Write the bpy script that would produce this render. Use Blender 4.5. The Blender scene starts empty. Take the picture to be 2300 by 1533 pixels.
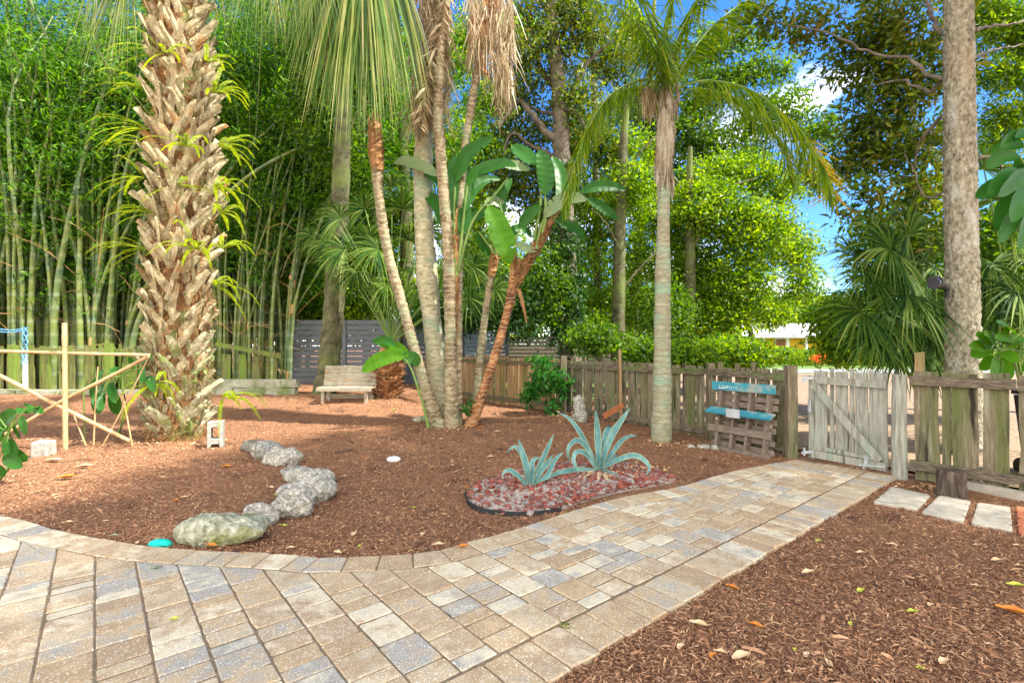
import bpy, bmesh, math, random
import numpy as np
from mathutils import Vector, noise, Matrix
R = math.radians
rng = np.random.default_rng(7)
random.seed(7)
scene = bpy.context.scene
col = scene.collection
# ------------------------------------------------------------------ camera
F = 1130.0; HZ = 775.0; CX = 1150.0; H = 1.5          # focal length and horizon in photo pixels (2300 wide)
cam = bpy.data.cameras.new('camera'); camo = bpy.data.objects.new('camera', cam); col.objects.link(camo)
cam.sensor_width = 36; cam.lens = F/2300*36; cam.shift_y = (HZ-766.5)/2300
cam.clip_end = 2000; cam.clip_start = .05
camo.location = (0, 0, H); camo.rotation_euler = (R(90), 0, 0)
scene.camera = camo
# ------------------------------------------------------------------ world and sun
SUN_EL, SUN_AZ = 56, 104            # azimuth in degrees, clockwise from +Y (ahead of the camera, to the right)
world = bpy.data.worlds.new('World'); scene.world = world; world.use_nodes = True
nt = world.node_tree; nt.nodes.clear()
def N_(nt, t, **k):
    n = nt.nodes.new(t)
    for a, b in k.items(): setattr(n, a, b)
    return n
sky = N_(nt, 'ShaderNodeTexSky', sky_type='NISHITA'); sky.sun_disc = False
sky.sun_elevation = R(SUN_EL); sky.sun_rotation = R(SUN_AZ); sky.air_density = 1.0; sky.dust_density = .3; sky.ozone_density = 3.0
tc = N_(nt, 'ShaderNodeTexCoord'); mp = N_(nt, 'ShaderNodeMapping'); mp.inputs['Scale'].default_value = (1, 1, 2.6)
nz = N_(nt, 'ShaderNodeTexNoise'); nz.inputs['Scale'].default_value = 2.6; nz.inputs['Detail'].default_value = 7; nz.inputs['Roughness'].default_value = .55
nt.links.new(tc.outputs['Generated'], mp.inputs[0]); nt.links.new(mp.outputs[0], nz.inputs['Vector'])
sp = N_(nt, 'ShaderNodeSeparateXYZ'); nt.links.new(tc.outputs['Generated'], sp.inputs[0])
ml = N_(nt, 'ShaderNodeMath', operation='MULTIPLY_ADD'); ml.inputs[1].default_value = -.42; ml.inputs[2].default_value = .10
nt.links.new(sp.outputs['Z'], ml.inputs[0])
ad0 = N_(nt, 'ShaderNodeMath', operation='ADD'); nt.links.new(nz.outputs[0], ad0.inputs[0]); nt.links.new(ml.outputs[0], ad0.inputs[1])
bk_ = N_(nt, 'ShaderNodeMapRange'); bk_.inputs[1].default_value = .25; bk_.inputs[2].default_value = -.5; bk_.inputs[4].default_value = .42; nt.links.new(sp.outputs['Y'], bk_.inputs[0])   # unseen cloud added behind the camera to whiten the fill light
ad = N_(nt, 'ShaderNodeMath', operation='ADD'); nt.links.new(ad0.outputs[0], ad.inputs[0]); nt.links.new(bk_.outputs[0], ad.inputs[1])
cr = N_(nt, 'ShaderNodeValToRGB'); cr.color_ramp.elements[0].position = .5; cr.color_ramp.elements[1].position = .66
nt.links.new(ad.outputs[0], cr.inputs[0])
hs = N_(nt, 'ShaderNodeHueSaturation'); hs.inputs['Saturation'].default_value = 1.15; hs.inputs['Value'].default_value = .85
tn = N_(nt, 'ShaderNodeMixRGB', blend_type='MULTIPLY'); tn.inputs[0].default_value = 1; tn.inputs[2].default_value = (.70, .84, 1.08, 1)
nt.links.new(sky.outputs[0], tn.inputs[1]); nt.links.new(tn.outputs[0], hs.inputs['Color'])
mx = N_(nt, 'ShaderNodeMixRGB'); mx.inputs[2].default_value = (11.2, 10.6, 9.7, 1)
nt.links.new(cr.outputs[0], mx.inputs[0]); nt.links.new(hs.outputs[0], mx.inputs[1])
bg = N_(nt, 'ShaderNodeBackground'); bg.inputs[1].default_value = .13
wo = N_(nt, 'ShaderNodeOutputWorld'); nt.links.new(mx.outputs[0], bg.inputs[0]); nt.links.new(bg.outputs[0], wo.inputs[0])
sl = bpy.data.lights.new('sun', 'SUN'); sl.energy = 5; sl.angle = R(1.5); sl.color = (1, .94, .82)
so = bpy.data.objects.new('sun', sl); col.objects.link(so)
sd = Vector((math.sin(R(SUN_AZ))*math.cos(R(SUN_EL)), math.cos(R(SUN_AZ))*math.cos(R(SUN_EL)), math.sin(R(SUN_EL))))
so.rotation_euler = (-sd).to_track_quat('-Z', 'Y').to_euler(); so.location = (0, 0, 30)
scene.view_settings.view_transform = 'Standard'; scene.view_settings.look = 'None'
scene.view_settings.exposure = 1.5; scene.view_settings.gamma = 1
scene.render.engine = 'CYCLES'
scene.cycles.max_bounces = 8; scene.cycles.diffuse_bounces = 4; scene.cycles.transmission_bounces = 6; scene.cycles.transparent_max_bounces = 8
# ------------------------------------------------------------------ geometry of the place
def ss(t):
    t = min(1, max(0, t)); return t*t*(3-2*t)
def gz(x, y):                       # the yard rises a little towards its back left corner
    return .30*ss((y-9.3)/3.2)*ss((-x-1.0)/2.2)
def G(px, py, z=None):              # photo pixel -> point on the ground
    if z is not None:
        Y = F*(H-z)/(py-HZ); return np.array([(px-CX)/F*Y, Y, z])
    Y = F*H/(py-HZ)
    for _ in range(30):
        zz = gz((px-CX)/F*Y, Y); Y = .5*Y+.5*F*(H-zz)/(py-HZ)
    x = (px-CX)/F*Y
    return np.array([x, Y, gz(x, Y)])
def A(px, py, Y):                   # photo pixel at depth Y
    return np.array([(px-CX)/F*Y, Y, H-(py-HZ)/F*Y])
def nrm(a, axis=-1):
    a = np.asarray(a, float); return a/np.maximum(np.linalg.norm(a, axis=axis, keepdims=True), 1e-9)
def curve(pts, n):                  # Catmull-Rom through pts, n samples
    P = np.asarray(pts, float)
    if len(P) == 2: P = np.array([P[0], (P[0]+P[1])/2, P[1]])
    Q = np.vstack([2*P[0]-P[1], P, 2*P[-1]-P[-2]]); m = len(P)-1
    L = np.concatenate([[0], np.cumsum(np.linalg.norm(np.diff(P, axis=0), axis=1))]); s = np.linspace(0, L[-1], n)
    k = np.clip(np.searchsorted(L, s, side='right')-1, 0, m-1); t = ((s-L[k])/np.maximum(L[k+1]-L[k], 1e-9))[:, None]
    a, b, c, d = Q[k], Q[k+1], Q[k+2], Q[k+3]
    return .5*((2*b)+(-a+c)*t+(2*a-5*b+4*c-d)*t**2+(-a+3*b-3*c+d)*t**3)
# ------------------------------------------------------------------ mesh builder
class MB:
    def __init__(s): s.v = []; s.f = []; s.n = 0
    def add(s, v, f, mi=0):
        v = np.asarray(v, float).reshape(-1, 3); f = np.asarray(f, int)
        s.v.append(v); s.f.append((f+s.n, mi)); s.n += len(v)
    def mesh(s, name, mats, off, smooth=True):
        me = bpy.data.meshes.new(name); V = np.vstack(s.v)-np.asarray(off)
        me.vertices.add(len(V)); me.vertices.foreach_set('co', V.astype(np.float32).ravel())
        lp = np.concatenate([f.ravel() for f, _ in s.f]); ln = np.concatenate([np.full(len(f), f.shape[1]) for f, _ in s.f])
        mi = np.concatenate([np.full(len(f), m) for f, m in s.f])
        me.loops.add(len(lp)); me.loops.foreach_set('vertex_index', lp.astype(np.int32))
        me.polygons.add(len(ln)); me.polygons.foreach_set('loop_start', np.concatenate([[0], np.cumsum(ln)[:-1]]).astype(np.int32))
        me.polygons.foreach_set('material_index', mi.astype(np.int32))
        me.polygons.foreach_set('use_smooth', np.full(len(ln), smooth))
        me.update(calc_edges=True)
        for m in (mats if isinstance(mats, (list, tuple)) else [mats]): me.materials.append(m)
        return me
    def build(s, name, mats, parent=None, loc=(0, 0, 0), smooth=False):
        off = np.array(parent['_w']) if parent is not None else np.array(loc, float)
        o = bpy.data.objects.new(name, s.mesh(name, mats, off, smooth)); col.objects.link(o)
        if parent is not None: o.parent = parent
        else: o.location = loc
        o['_w'] = [float(a) for a in off]
        return o
def tag(o, label, cat, group=None, kind=None):
    o['label'] = label; o['category'] = cat
    if group: o['group'] = group
    if kind: o['kind'] = kind
    return o
def thing(name, loc, label, cat, group=None):
    o = bpy.data.objects.new(name, None); o.empty_display_size = .2; col.objects.link(o)
    o.location = [float(a) for a in loc]; o['_w'] = [float(a) for a in loc]
    return tag(o, label, cat, group)
def struct(o): o['kind'] = 'structure'; return o
def tube(mb, pts, rad, seg=10, n=None, mi=0, cap=True, wob=0):
    P = np.asarray(pts, float)
    if n: P = curve(P, n)
    m = len(P); r = np.interp(np.linspace(0, 1, m), np.linspace(0, 1, len(np.atleast_1d(rad))), np.atleast_1d(rad)) if len(np.atleast_1d(rad)) != m else np.asarray(rad)
    T = nrm(np.gradient(P, axis=0)); u = np.cross(T[0], [0, 0, 1.]); u = np.array([1., 0, 0]) if np.linalg.norm(u) < .2 else u/np.linalg.norm(u)
    ang = np.arange(seg)*2*math.pi/seg; V = []
    for i in range(m):
        u = nrm(u-T[i]*np.dot(u, T[i])); w = np.cross(T[i], u)
        rr = r[i]*(1+(wob*rng.normal(size=seg) if wob else 0))
        V.append(P[i]+(np.cos(ang)*rr)[:, None]*u+(np.sin(ang)*rr)[:, None]*w)
    V = np.vstack(V); i, j = np.meshgrid(np.arange(m-1), np.arange(seg), indexing='ij'); j2 = (j+1) % seg
    mb.add(V, np.stack([i*seg+j, i*seg+j2, (i+1)*seg+j2, (i+1)*seg+j], -1).reshape(-1, 4), mi)
    if cap:
        for k in (0, m-1):
            c = V[k*seg:(k+1)*seg]; mb.add(np.vstack([c, c.mean(0)]), [[a, (a+1) % seg, seg] if k else [(a+1) % seg, a, seg] for a in range(seg)], mi)
def box(mb, c, ax, ay, az, mi=0, jit=0):      # centre and three half-axis vectors
    c, ax, ay, az = map(lambda q: np.asarray(q, float), (c, ax, ay, az))
    V = np.array([c+sx*ax+sy*ay+sz*az for sz in (-1, 1) for sy in (-1, 1) for sx in (-1, 1)])
    if jit: V = V+rng.normal(size=V.shape)*jit
    mb.add(V, [[0, 2, 3, 1], [4, 5, 7, 6], [0, 1, 5, 4], [2, 6, 7, 3], [0, 4, 6, 2], [1, 3, 7, 5]], mi)
def bar(mb, a, b, w, t, up=(0, 0, 1), mi=0, jit=0):   # board from a to b; w across (along up), t thick
    a, b = np.asarray(a, float), np.asarray(b, float); d = nrm(b-a); s = nrm(np.cross(d, up)); u = np.cross(s, d)
    box(mb, (a+b)/2, (b-a)/2, s*t/2, u*w/2, mi, jit)
def strips(mb, C, S, W, mi=0):                 # n ribbons of k points: centres, side vectors, half-widths
    C = np.asarray(C, float); n, k, _ = C.shape; W = np.broadcast_to(W, (n, k))[..., None]
    V = np.stack([C-S*W, C+S*W], 2).reshape(-1, 3)
    b = (np.arange(n)*k*2)[:, None]; j = np.arange(k-1)*2
    f = np.stack([b+j, b+j+1, b+j+3, b+j+2], -1).reshape(-1, 4)
    mb.add(V, f, mi)
def leaves(mb, P, D, Nn, L, W, mi=0, fold=.18):
    P = np.asarray(P, float); n = len(P); L = np.broadcast_to(L, n)[:, None]; W = np.broadcast_to(W, n)[:, None]
    S = nrm(np.cross(D, Nn)); U = np.cross(S, D)
    V = np.stack([P, P+D*L*.4+S*W*.5+U*W*fold, P+D*L-np.array([0, 0, 1])*L*.12, P+D*L*.4-S*W*.5+U*W*fold], 1).reshape(-1, 3)
    b = (np.arange(n)*4)[:, None]
    mb.add(V, np.vstack([b+[0, 1, 2], b+[0, 2, 3]]), mi)
def rdir(n, up=0.):
    d = rng.normal(size=(n, 3)); d[:, 2] += up; return nrm(d)
def fiberstrips(mb, P, D, L, W, droop=.3, mi=0):
    n = len(P); t = np.array([0, .5, 1.])[None, :, None]; P = np.asarray(P)[:, None, :]; D = np.asarray(D)[:, None, :]; Ln = np.broadcast_to(L, n)[:, None, None]
    C = P+D*t*Ln-np.array([0, 0, 1.])*(t**2)*Ln*droop; S = nrm(np.cross(D[:, 0], rdir(n)))[:, None, :]; Wd = np.broadcast_to(W, n)[:, None]*np.array([[1, .8, .3]])
    strips(mb, C, S, Wd, mi)
# ------------------------------------------------------------------ materials
def ramp(nt, els):
    c = N_(nt, 'ShaderNodeValToRGB'); e = c.color_ramp.elements
    while len(e) < len(els): e.new(.5)
    for k, (p, q) in enumerate(els): e[k].position = p; e[k].color = (*q, 1)
    return c
def lerp3(a, b, t): return tuple(a[i]*(1-t)+b[i]*t for i in range(3))
def mk(name, cols, scale=5, rough=.85, bump=.4, bscale=30, vs=(1, 1, 1), island=.0, detail=6, spots=None, spec=.3, wave=None, metal=0, dist=.02):
    m = bpy.data.materials.new(name); m.use_nodes = True; nt = m.node_tree; b = nt.nodes['Principled BSDF']
    tc = N_(nt, 'ShaderNodeTexCoord'); mp = N_(nt, 'ShaderNodeMapping'); mp.inputs['Scale'].default_value = vs
    nt.links.new(tc.outputs['Object'], mp.inputs[0])
    vec = mp.outputs[0]
    n1 = N_(nt, 'ShaderNodeTexNoise'); n1.inputs['Scale'].default_value = scale; n1.inputs['Detail'].default_value = detail; n1.inputs['Roughness'].default_value = .65
    gi = N_(nt, 'ShaderNodeNewGeometry')
    if island:
        ao = N_(nt, 'ShaderNodeVectorMath', operation='MULTIPLY_ADD'); cb = N_(nt, 'ShaderNodeCombineXYZ')
        for q in range(3): nt.links.new(gi.outputs['Random Per Island'], cb.inputs[q])
        ao.inputs[1].default_value = (17, 31, 23); nt.links.new(cb.outputs[0], ao.inputs[0]); nt.links.new(vec, ao.inputs[2]); vec = ao.outputs[0]
    nt.links.new(vec, n1.inputs['Vector'])
    mr = N_(nt, 'ShaderNodeMapRange'); mr.inputs[1].default_value = .3; mr.inputs[2].default_value = .7; nt.links.new(n1.outputs[0], mr.inputs[0])
    fac = mr.outputs[0]
    if island:
        mm = N_(nt, 'ShaderNodeMix'); mm.inputs[0].default_value = island; nt.links.new(fac, mm.inputs[2]); nt.links.new(gi.outputs['Random Per Island'], mm.inputs[3]); fac = mm.outputs[0]
    k = len(cols)-1
    rp = ramp(nt, [(i/k, c) for i, c in enumerate(cols)]); nt.links.new(fac, rp.inputs[0]); out = rp.outputs[0]
    if spots:   # (colour, scale, low, high) patches of moss, lichen, stain
        for sc_, s_, lo, hi in spots:
            n2 = N_(nt, 'ShaderNodeTexNoise'); n2.inputs['Scale'].default_value = s_; n2.inputs['Detail'].default_value = 5
            nt.links.new(mp.outputs[0], n2.inputs['Vector']); q = N_(nt, 'ShaderNodeMapRange'); q.inputs[1].default_value = lo; q.inputs[2].default_value = hi
            nt.links.new(n2.outputs[0], q.inputs[0]); mxx = N_(nt, 'ShaderNodeMixRGB'); mxx.inputs[2].default_value = (*sc_, 1)
            nt.links.new(q.outputs[0], mxx.inputs[0]); nt.links.new(out, mxx.inputs[1]); out = mxx.outputs[0]
    if wave:    # (scale, distortion, colour, strength): growth rings along local z
        wv = N_(nt, 'ShaderNodeTexWave', wave_type='BANDS', bands_direction='Z'); wv.inputs['Scale'].default_value = wave[0]; wv.inputs['Distortion'].default_value = wave[1]
        wv.inputs['Detail'].default_value = 3; wv.inputs['Detail Scale'].default_value = 2
        nt.links.new(ao.outputs[0] if island else tc.outputs['Object'], wv.inputs[0]); q = N_(nt, 'ShaderNodeMapRange'); q.inputs[1].default_value = .72; q.inputs[2].default_value = .98; q.inputs[4].default_value = wave[3]
        nt.links.new(wv.outputs[0], q.inputs[0]); mxx = N_(nt, 'ShaderNodeMixRGB'); mxx.inputs[2].default_value = (*wave[2], 1)
        nt.links.new(q.outputs[0], mxx.inputs[0]); nt.links.new(out, mxx.inputs[1]); out = mxx.outputs[0]
    nt.links.new(out, b.inputs['Base Color']); b.inputs['Roughness'].default_value = rough; b.inputs['Specular IOR Level'].default_value = spec; b.inputs['Metallic'].default_value = metal
    if bump:
        n3 = N_(nt, 'ShaderNodeTexNoise'); n3.inputs['Scale'].default_value = bscale; n3.inputs['Detail'].default_value = 4; nt.links.new(vec, n3.inputs['Vector'])
        bp = N_(nt, 'ShaderNodeBump'); bp.inputs['Strength'].default_value = bump; bp.inputs['Distance'].default_value = dist
        nt.links.new(n3.outputs[0], bp.inputs['Height']); nt.links.new(bp.outputs[0], b.inputs['Normal'])
    return m
def mkleaf(name, cols, trans=.45, rough=.45, tcol=None, spec=.35, nscale=1.2):
    m = bpy.data.materials.new(name); m.use_nodes = True; nt = m.node_tree; b = nt.nodes['Principled BSDF']
    gi = N_(nt, 'ShaderNodeNewGeometry'); tc = N_(nt, 'ShaderNodeTexCoord')
    n1 = N_(nt, 'ShaderNodeTexNoise'); n1.inputs['Scale'].default_value = nscale; nt.links.new(tc.outputs['Object'], n1.inputs['Vector'])
    mr = N_(nt, 'ShaderNodeMapRange'); mr.inputs[1].default_value = .3; mr.inputs[2].default_value = .7; nt.links.new(n1.outputs[0], mr.inputs[0])
    mm = N_(nt, 'ShaderNodeMix'); mm.inputs[0].default_value = .78; nt.links.new(mr.outputs[0], mm.inputs[2]); nt.links.new(gi.outputs['Random Per Island'], mm.inputs[3])
    k = len(cols)-1; rp = ramp(nt, [(i/k, c) for i, c in enumerate(cols)]); nt.links.new(mm.outputs[0], rp.inputs[0])
    nt.links.new(rp.outputs[0], b.inputs['Base Color']); b.inputs['Roughness'].default_value = rough; b.inputs['Specular IOR Level'].default_value = spec
    tr = N_(nt, 'ShaderNodeBsdfTranslucent'); hs = N_(nt, 'ShaderNodeHueSaturation'); hs.inputs['Value'].default_value = 1.9; hs.inputs['Hue'].default_value = .485; hs.inputs['Saturation'].default_value = 1.1
    nt.links.new(rp.outputs[0], hs.inputs['Color']); nt.links.new(hs.outputs[0], tr.inputs[0])
    ms = N_(nt, 'ShaderNodeMixShader'); ms.inputs[0].default_value = trans; nt.links.new(b.outputs[0], ms.inputs[1]); nt.links.new(tr.outputs[0], ms.inputs[2])
    nt.links.new(ms.outputs[0], nt.nodes['Material Output'].inputs['Surface'])
    return m
M = dict(
 mulch = mk('mulch', [(.05,.023,.013), (.18,.082,.042), (.31,.152,.08), (.45,.26,.145)], scale=38, bump=1, bscale=60, detail=8, dist=.03, spots=[((.30,.16,.08), 1.1, .56, .75), ((.07,.03,.018), 2.2, .58, .72)]),
 chip = mk('bark_chip', [(.04,.019,.011), (.17,.074,.037), (.30,.143,.072), (.43,.235,.125), (.58,.38,.22)], scale=8, bump=0, island=.85),
 paver = mk('paver', [(.33,.315,.27), (.49,.39,.25), (.35,.24,.14), (.46,.34,.20), (.31,.30,.275), (.64,.56,.40), (.38,.265,.155), (.50,.44,.32)], scale=9, rough=.85, bump=.6, bscale=120, island=.80, detail=3, dist=.004,
            spots=[((.80,.76,.66), 130, .58, .66), ((.2,.15,.11), 140, .62, .70), ((.30,.23,.16), 2.3, .60, .80)]),
 sand = mk('joint_sand', [(.13,.09,.055), (.27,.20,.13)], scale=30),
 slab = mk('slab', [(.33,.30,.24), (.54,.50,.42)], scale=9, bscale=120, bump=.3, spots=[((.25,.2,.13), 4, .6, .75)]),
 brick = mk('red_brick', [(.34,.10,.05), (.48,.18,.09)], scale=9, bscale=90),
 wood = mk('weathered_wood', [(.02,.015,.01), (.11,.09,.055), (.21,.18,.12), (.38,.34,.24)], scale=9, vs=(5, 5, .5), bump=.8, bscale=14, island=.45, spots=[((.10,.125,.035), .9, .50, .70), ((.27,.28,.20), 2.0, .6, .74), ((.025,.02,.015), 2.4, .57, .68)]),
 woodh = mk('weathered_rail', [(.03,.022,.016), (.13,.105,.075), (.26,.225,.165)], scale=8, vs=(1.3, 1.3, 6), bump=.8, bscale=12, island=.2, spots=[((.10,.15,.04), 1.5, .5, .7), ((.03,.025,.02), 3, .58, .72)]),
 gatewood = mk('silvered_gate_wood', [(.09,.085,.065), (.28,.28,.235), (.45,.455,.39)], scale=6, vs=(5, 5, .5), bump=.8, bscale=14, island=.35, spots=[((.25,.31,.25), 2, .54, .72), ((.08,.06,.05), 3.2, .60, .72)]),
 mosswood = mk('mossy_wood', [(.03,.028,.012), (.09,.10,.03), (.17,.18,.06), (.27,.24,.14)], scale=6, vs=(4, 4, .5), bump=.8, bscale=14, island=.4, spots=[((.14,.22,.03), 1.3, .45, .65)]),
 brownwood = mk('brown_wood', [(.16,.09,.04), (.30,.20,.10), (.40,.30,.17)], scale=6, vs=(4, 4, .4), bump=.7, bscale=14, island=.4, spots=[((.12,.14,.05), 1.3, .5, .7)]),
 palletwood = mk('pallet_wood', [(.08,.06,.045), (.18,.14,.11), (.30,.26,.21)], scale=7, vs=(1.3, 1.3, 5), bump=.6, bscale=14, island=.4),
 teal = mk('worn_teal_paint', [(.03,.20,.26), (.06,.30,.37)], scale=5, bump=.3, spots=[((.28,.30,.26), 5, .5, .64)]),
 benchwood = mk('bench_wood', [(.17,.15,.11), (.33,.30,.23), (.48,.45,.37)], scale=7, vs=(1, 4, 5), bump=.6, bscale=14, island=.5, spots=[((.38,.22,.09), 3, .58, .72)]),
 metal = mk('grey_metal', [(.38,.42,.46), (.55,.58,.62)], rough=.45, bump=0, metal=.4),
 greyfence = mk('grey_board', [(.12,.14,.165), (.16,.185,.215)], scale=4, vs=(1, 1, 6), bump=.15, island=.4),
 lightfence = mk('pale_board', [(.20,.19,.18), (.34,.32,.30)], scale=4, bump=.2),
 block = mk('concrete_block', [(.20,.20,.18), (.33,.33,.30), (.45,.44,.40)], scale=18, bump=.6, bscale=90),
 mossblock = mk('mossy_block', [(.16,.17,.11), (.28,.29,.21), (.42,.42,.36)], scale=9, bump=.6, bscale=50, island=.4, spots=[((.14,.19,.06), 3, .5, .66)]),
 coral = mk('coral_rock', [(.05,.046,.038), (.27,.255,.22), (.45,.43,.37), (.68,.65,.57)], scale=28, bump=1, bscale=38, detail=8, dist=.04),
 mossrock = mk('mossy_coral_rock', [(.07,.07,.045), (.24,.25,.17), (.40,.40,.30), (.60,.58,.48)], scale=20, bump=1, bscale=34, detail=8, dist=.035, spots=[((.20,.21,.06), 3.4, .55, .68)]),
 lava = mk('red_lava', [(.09,.03,.026), (.24,.055,.04), (.32,.10,.07), (.17,.08,.07), (.36,.30,.26), (.14,.15,.17)], scale=20, bump=.8, bscale=60, island=.85),
 shell = mk('crushed_shell', [(.28,.2,.17), (.50,.42,.36), (.68,.62,.55)], scale=60, bump=.8, bscale=100),
 edging = mk('black_edging', [(.012,.014,.018), (.03,.035,.04)], rough=.5, bump=.1),
 boot = mk('leaf_base', [(.07,.055,.03), (.26,.22,.12), (.43,.38,.235), (.62,.58,.42)], scale=6, bump=.8, bscale=20, island=.35, vs=(2, 2, 1), spots=[((.36,.185,.06), 2.0, .56, .72)]),
 bootlow = mk('mossy_leaf_base', [(.10,.10,.055), (.22,.22,.12), (.36,.34,.22), (.46,.44,.34)], scale=6, bump=.8, bscale=20, island=.35, spots=[((.16,.24,.05), 2.4, .5, .66)]),
 fibre = mk('orange_fibre', [(.05,.026,.012), (.17,.085,.035), (.34,.18,.07), (.42,.31,.18)], scale=6, bump=.8, bscale=40, vs=(1, 1, .3), island=.4),
 palmtrunk = mk('palm_trunk', [(.14,.12,.065), (.32,.29,.175), (.46,.43,.28), (.60,.57,.41)], scale=9, vs=(1, 1, 2.2), bump=.8, bscale=16, wave=(9, 9, (.11,.09,.05), .3), spots=[((.26,.33,.22), 1.6, .48, .66)]),
 queentrunk = mk('queen_palm_trunk', [(.17,.16,.10), (.28,.27,.18), (.40,.38,.27)], scale=8, vs=(1, 1, 3), bump=.8, bscale=22, wave=(3.4, 4, (.17,.14,.09), .45), spots=[((.23,.34,.24), 1.2, .46, .66)]),
 ringtrunk = mk('ringed_trunk', [(.06,.042,.022), (.15,.11,.06), (.25,.20,.12), (.37,.32,.20)], scale=5, bump=.7, bscale=20, wave=(3.1, 9, (.46,.40,.28), .5), spots=[((.22,.24,.14), 2, .5, .66)]),
 redtrunk = mk('rusty_trunk', [(.05,.025,.015), (.17,.07,.03), (.33,.14,.05), (.40,.27,.15)], scale=5, bump=.8, bscale=20, wave=(3.5, 7, (.50,.36,.2), .5)),
 bark = mk('bark', [(.05,.042,.028), (.19,.17,.12), (.31,.285,.21), (.47,.44,.34)], scale=22, vs=(1, 1, .55), bump=1, bscale=26, dist=.04, spots=[((.42,.42,.37), 3, .58, .68), ((.30,.20,.10), .8, .55, .7)]),
 mossbark = mk('mossy_bark', [(.03,.032,.015), (.09,.09,.045), (.17,.16,.095)], scale=6, bump=.8, bscale=20, spots=[((.13,.17,.04), 1.1, .45, .65)]),
 darkbark = mk('dark_bark', [(.06,.05,.035), (.14,.12,.09), (.24,.21,.17)], scale=6, bump=.8, bscale=20),
 culm = mk('bamboo_culm', [(.01,.035,.008), (.035,.085,.018), (.09,.16,.035), (.17,.21,.05), (.07,.14,.075), (.24,.22,.09), (.15,.22,.14)], scale=1.2, rough=.5, bump=0, island=.6, wave=(.9, .3, (.30,.35,.24), .35)),
 culmsheath = mk('culm_sheath', [(.42,.24,.10), (.56,.38,.18)], scale=6, bump=.3, bscale=30),
 cane = mk('bamboo_cane', [(.34,.21,.09), (.48,.33,.17), (.58,.44,.26)], scale=5, rough=.5, bump=.2, bscale=10, spots=[((.26,.13,.05), 3, .6, .72)]),
 bamboo_leaf = mkleaf('bamboo_leaf', [(.003,.02,.002), (.02,.09,.004), (.08,.25,.007), (.23,.42,.012)], trans=.42),
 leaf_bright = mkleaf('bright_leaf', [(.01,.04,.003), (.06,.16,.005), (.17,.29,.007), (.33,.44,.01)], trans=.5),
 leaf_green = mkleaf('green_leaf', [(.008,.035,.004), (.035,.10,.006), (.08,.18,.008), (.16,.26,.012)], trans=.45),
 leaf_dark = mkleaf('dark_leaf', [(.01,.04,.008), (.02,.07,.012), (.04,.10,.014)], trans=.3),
 leaf_olive = mkleaf('olive_leaf', [(.012,.03,.006), (.04,.085,.008), (.085,.15,.012), (.15,.20,.016), (.26,.15,.04)], trans=.42),
 palm_leaf = mkleaf('palm_leaf', [(.02,.07,.015), (.05,.13,.025), (.10,.19,.03), (.17,.24,.05)], trans=.38, nscale=2),
 queen_leaf = mkleaf('queen_palm_leaf', [(.035,.10,.004), (.085,.18,.006), (.17,.27,.01), (.32,.35,.015)], trans=.5, nscale=2),
 fan_leaf = mkleaf('fan_leaf', [(.006,.03,.005), (.025,.08,.01), (.075,.15,.018), (.24,.30,.08)], trans=.4, rough=.6, nscale=2, spec=.12),
 hang_leaf = mkleaf('hanging_frond', [(.015,.055,.01), (.05,.13,.018), (.12,.22,.03), (.28,.32,.08), (.52,.47,.26)], trans=.35, nscale=3),
 dead_leaf = mkleaf('dead_frond', [(.12,.085,.04), (.27,.205,.115), (.44,.36,.225), (.60,.54,.39)], trans=.25, nscale=3),
 yellow_leaf = mkleaf('yellow_frond_tip', [(.40,.33,.02), (.60,.42,.03)], trans=.45),
 fern = mkleaf('fern', [(.12,.20,.01), (.24,.34,.02), (.42,.48,.04)], trans=.45),
 broad = mkleaf('broad_leaf', [(.015,.085,.014), (.03,.13,.02), (.06,.18,.03)], trans=.42, rough=.4, nscale=6, spec=.2),
 broadpale = mkleaf('pale_broad_leaf', [(.10,.18,.08), (.17,.25,.11), (.26,.33,.18)], trans=.35, rough=.35, nscale=6),
 broadlight = mkleaf('light_broad_leaf', [(.03,.12,.005), (.06,.19,.008), (.11,.27,.012)], trans=.45, rough=.55, nscale=6, spec=.15),
 petiole = mk('petiole', [(.08,.16,.03), (.18,.26,.06)], scale=4, rough=.5, bump=0),
 agave = mk('agave', [(.035,.12,.13), (.08,.21,.215), (.20,.35,.33)], scale=9, rough=.6, bump=.1, bscale=20, vs=(1, 1, .4)),
 agave_edge = mk('agave_margin', [(.30,.36,.17), (.46,.48,.26)], scale=4, rough=.5, bump=0),
 dry = mk('dry_leaf', [(.42,.20,.07), (.58,.38,.20), (.70,.56,.40)], scale=8, bump=.3, bscale=30, island=.5),
 orange = mk('orange_leaf', [(.48,.14,.02), (.62,.26,.04)], scale=8, rough=.5, bump=.2),
 ygreen = mk('yellow_green_leaf', [(.38,.42,.04), (.52,.52,.08)], scale=8, rough=.5, bump=.2),
 rope = mk('blue_rope', [(.02,.12,.35), (.10,.35,.62), (.4,.6,.7)], scale=60, bump=.5),
 white = mk('white_paint', [(.62,.64,.66), (.78,.79,.80)], bump=.1),
 black = mk('black_plastic', [(.012,.012,.014), (.03,.03,.03)], rough=.4, bump=0),
 rust = mk('rusty_iron', [(.22,.07,.03), (.38,.15,.06)], scale=12, bump=.5),
 stump = mk('stump', [(.02,.015,.01), (.08,.06,.045), (.17,.14,.105)], scale=6, vs=(3, 3, .6), bump=1, bscale=20),
 yellow = mk('yellow_wall', [(.72,.42,.03), (.80,.50,.05)], bump=.05),
 roof = mk('white_roof', [(.62,.64,.66), (.75,.76,.78)], vs=(8, 1, 1), bump=.1),
 glass = mk('window_glass', [(.03,.035,.04), (.06,.06,.07)], rough=.1, bump=0, spec=.6),
 darkred = mk('shutter', [(.30,.12,.09), (.4,.2,.15)], bump=.1),
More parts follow.
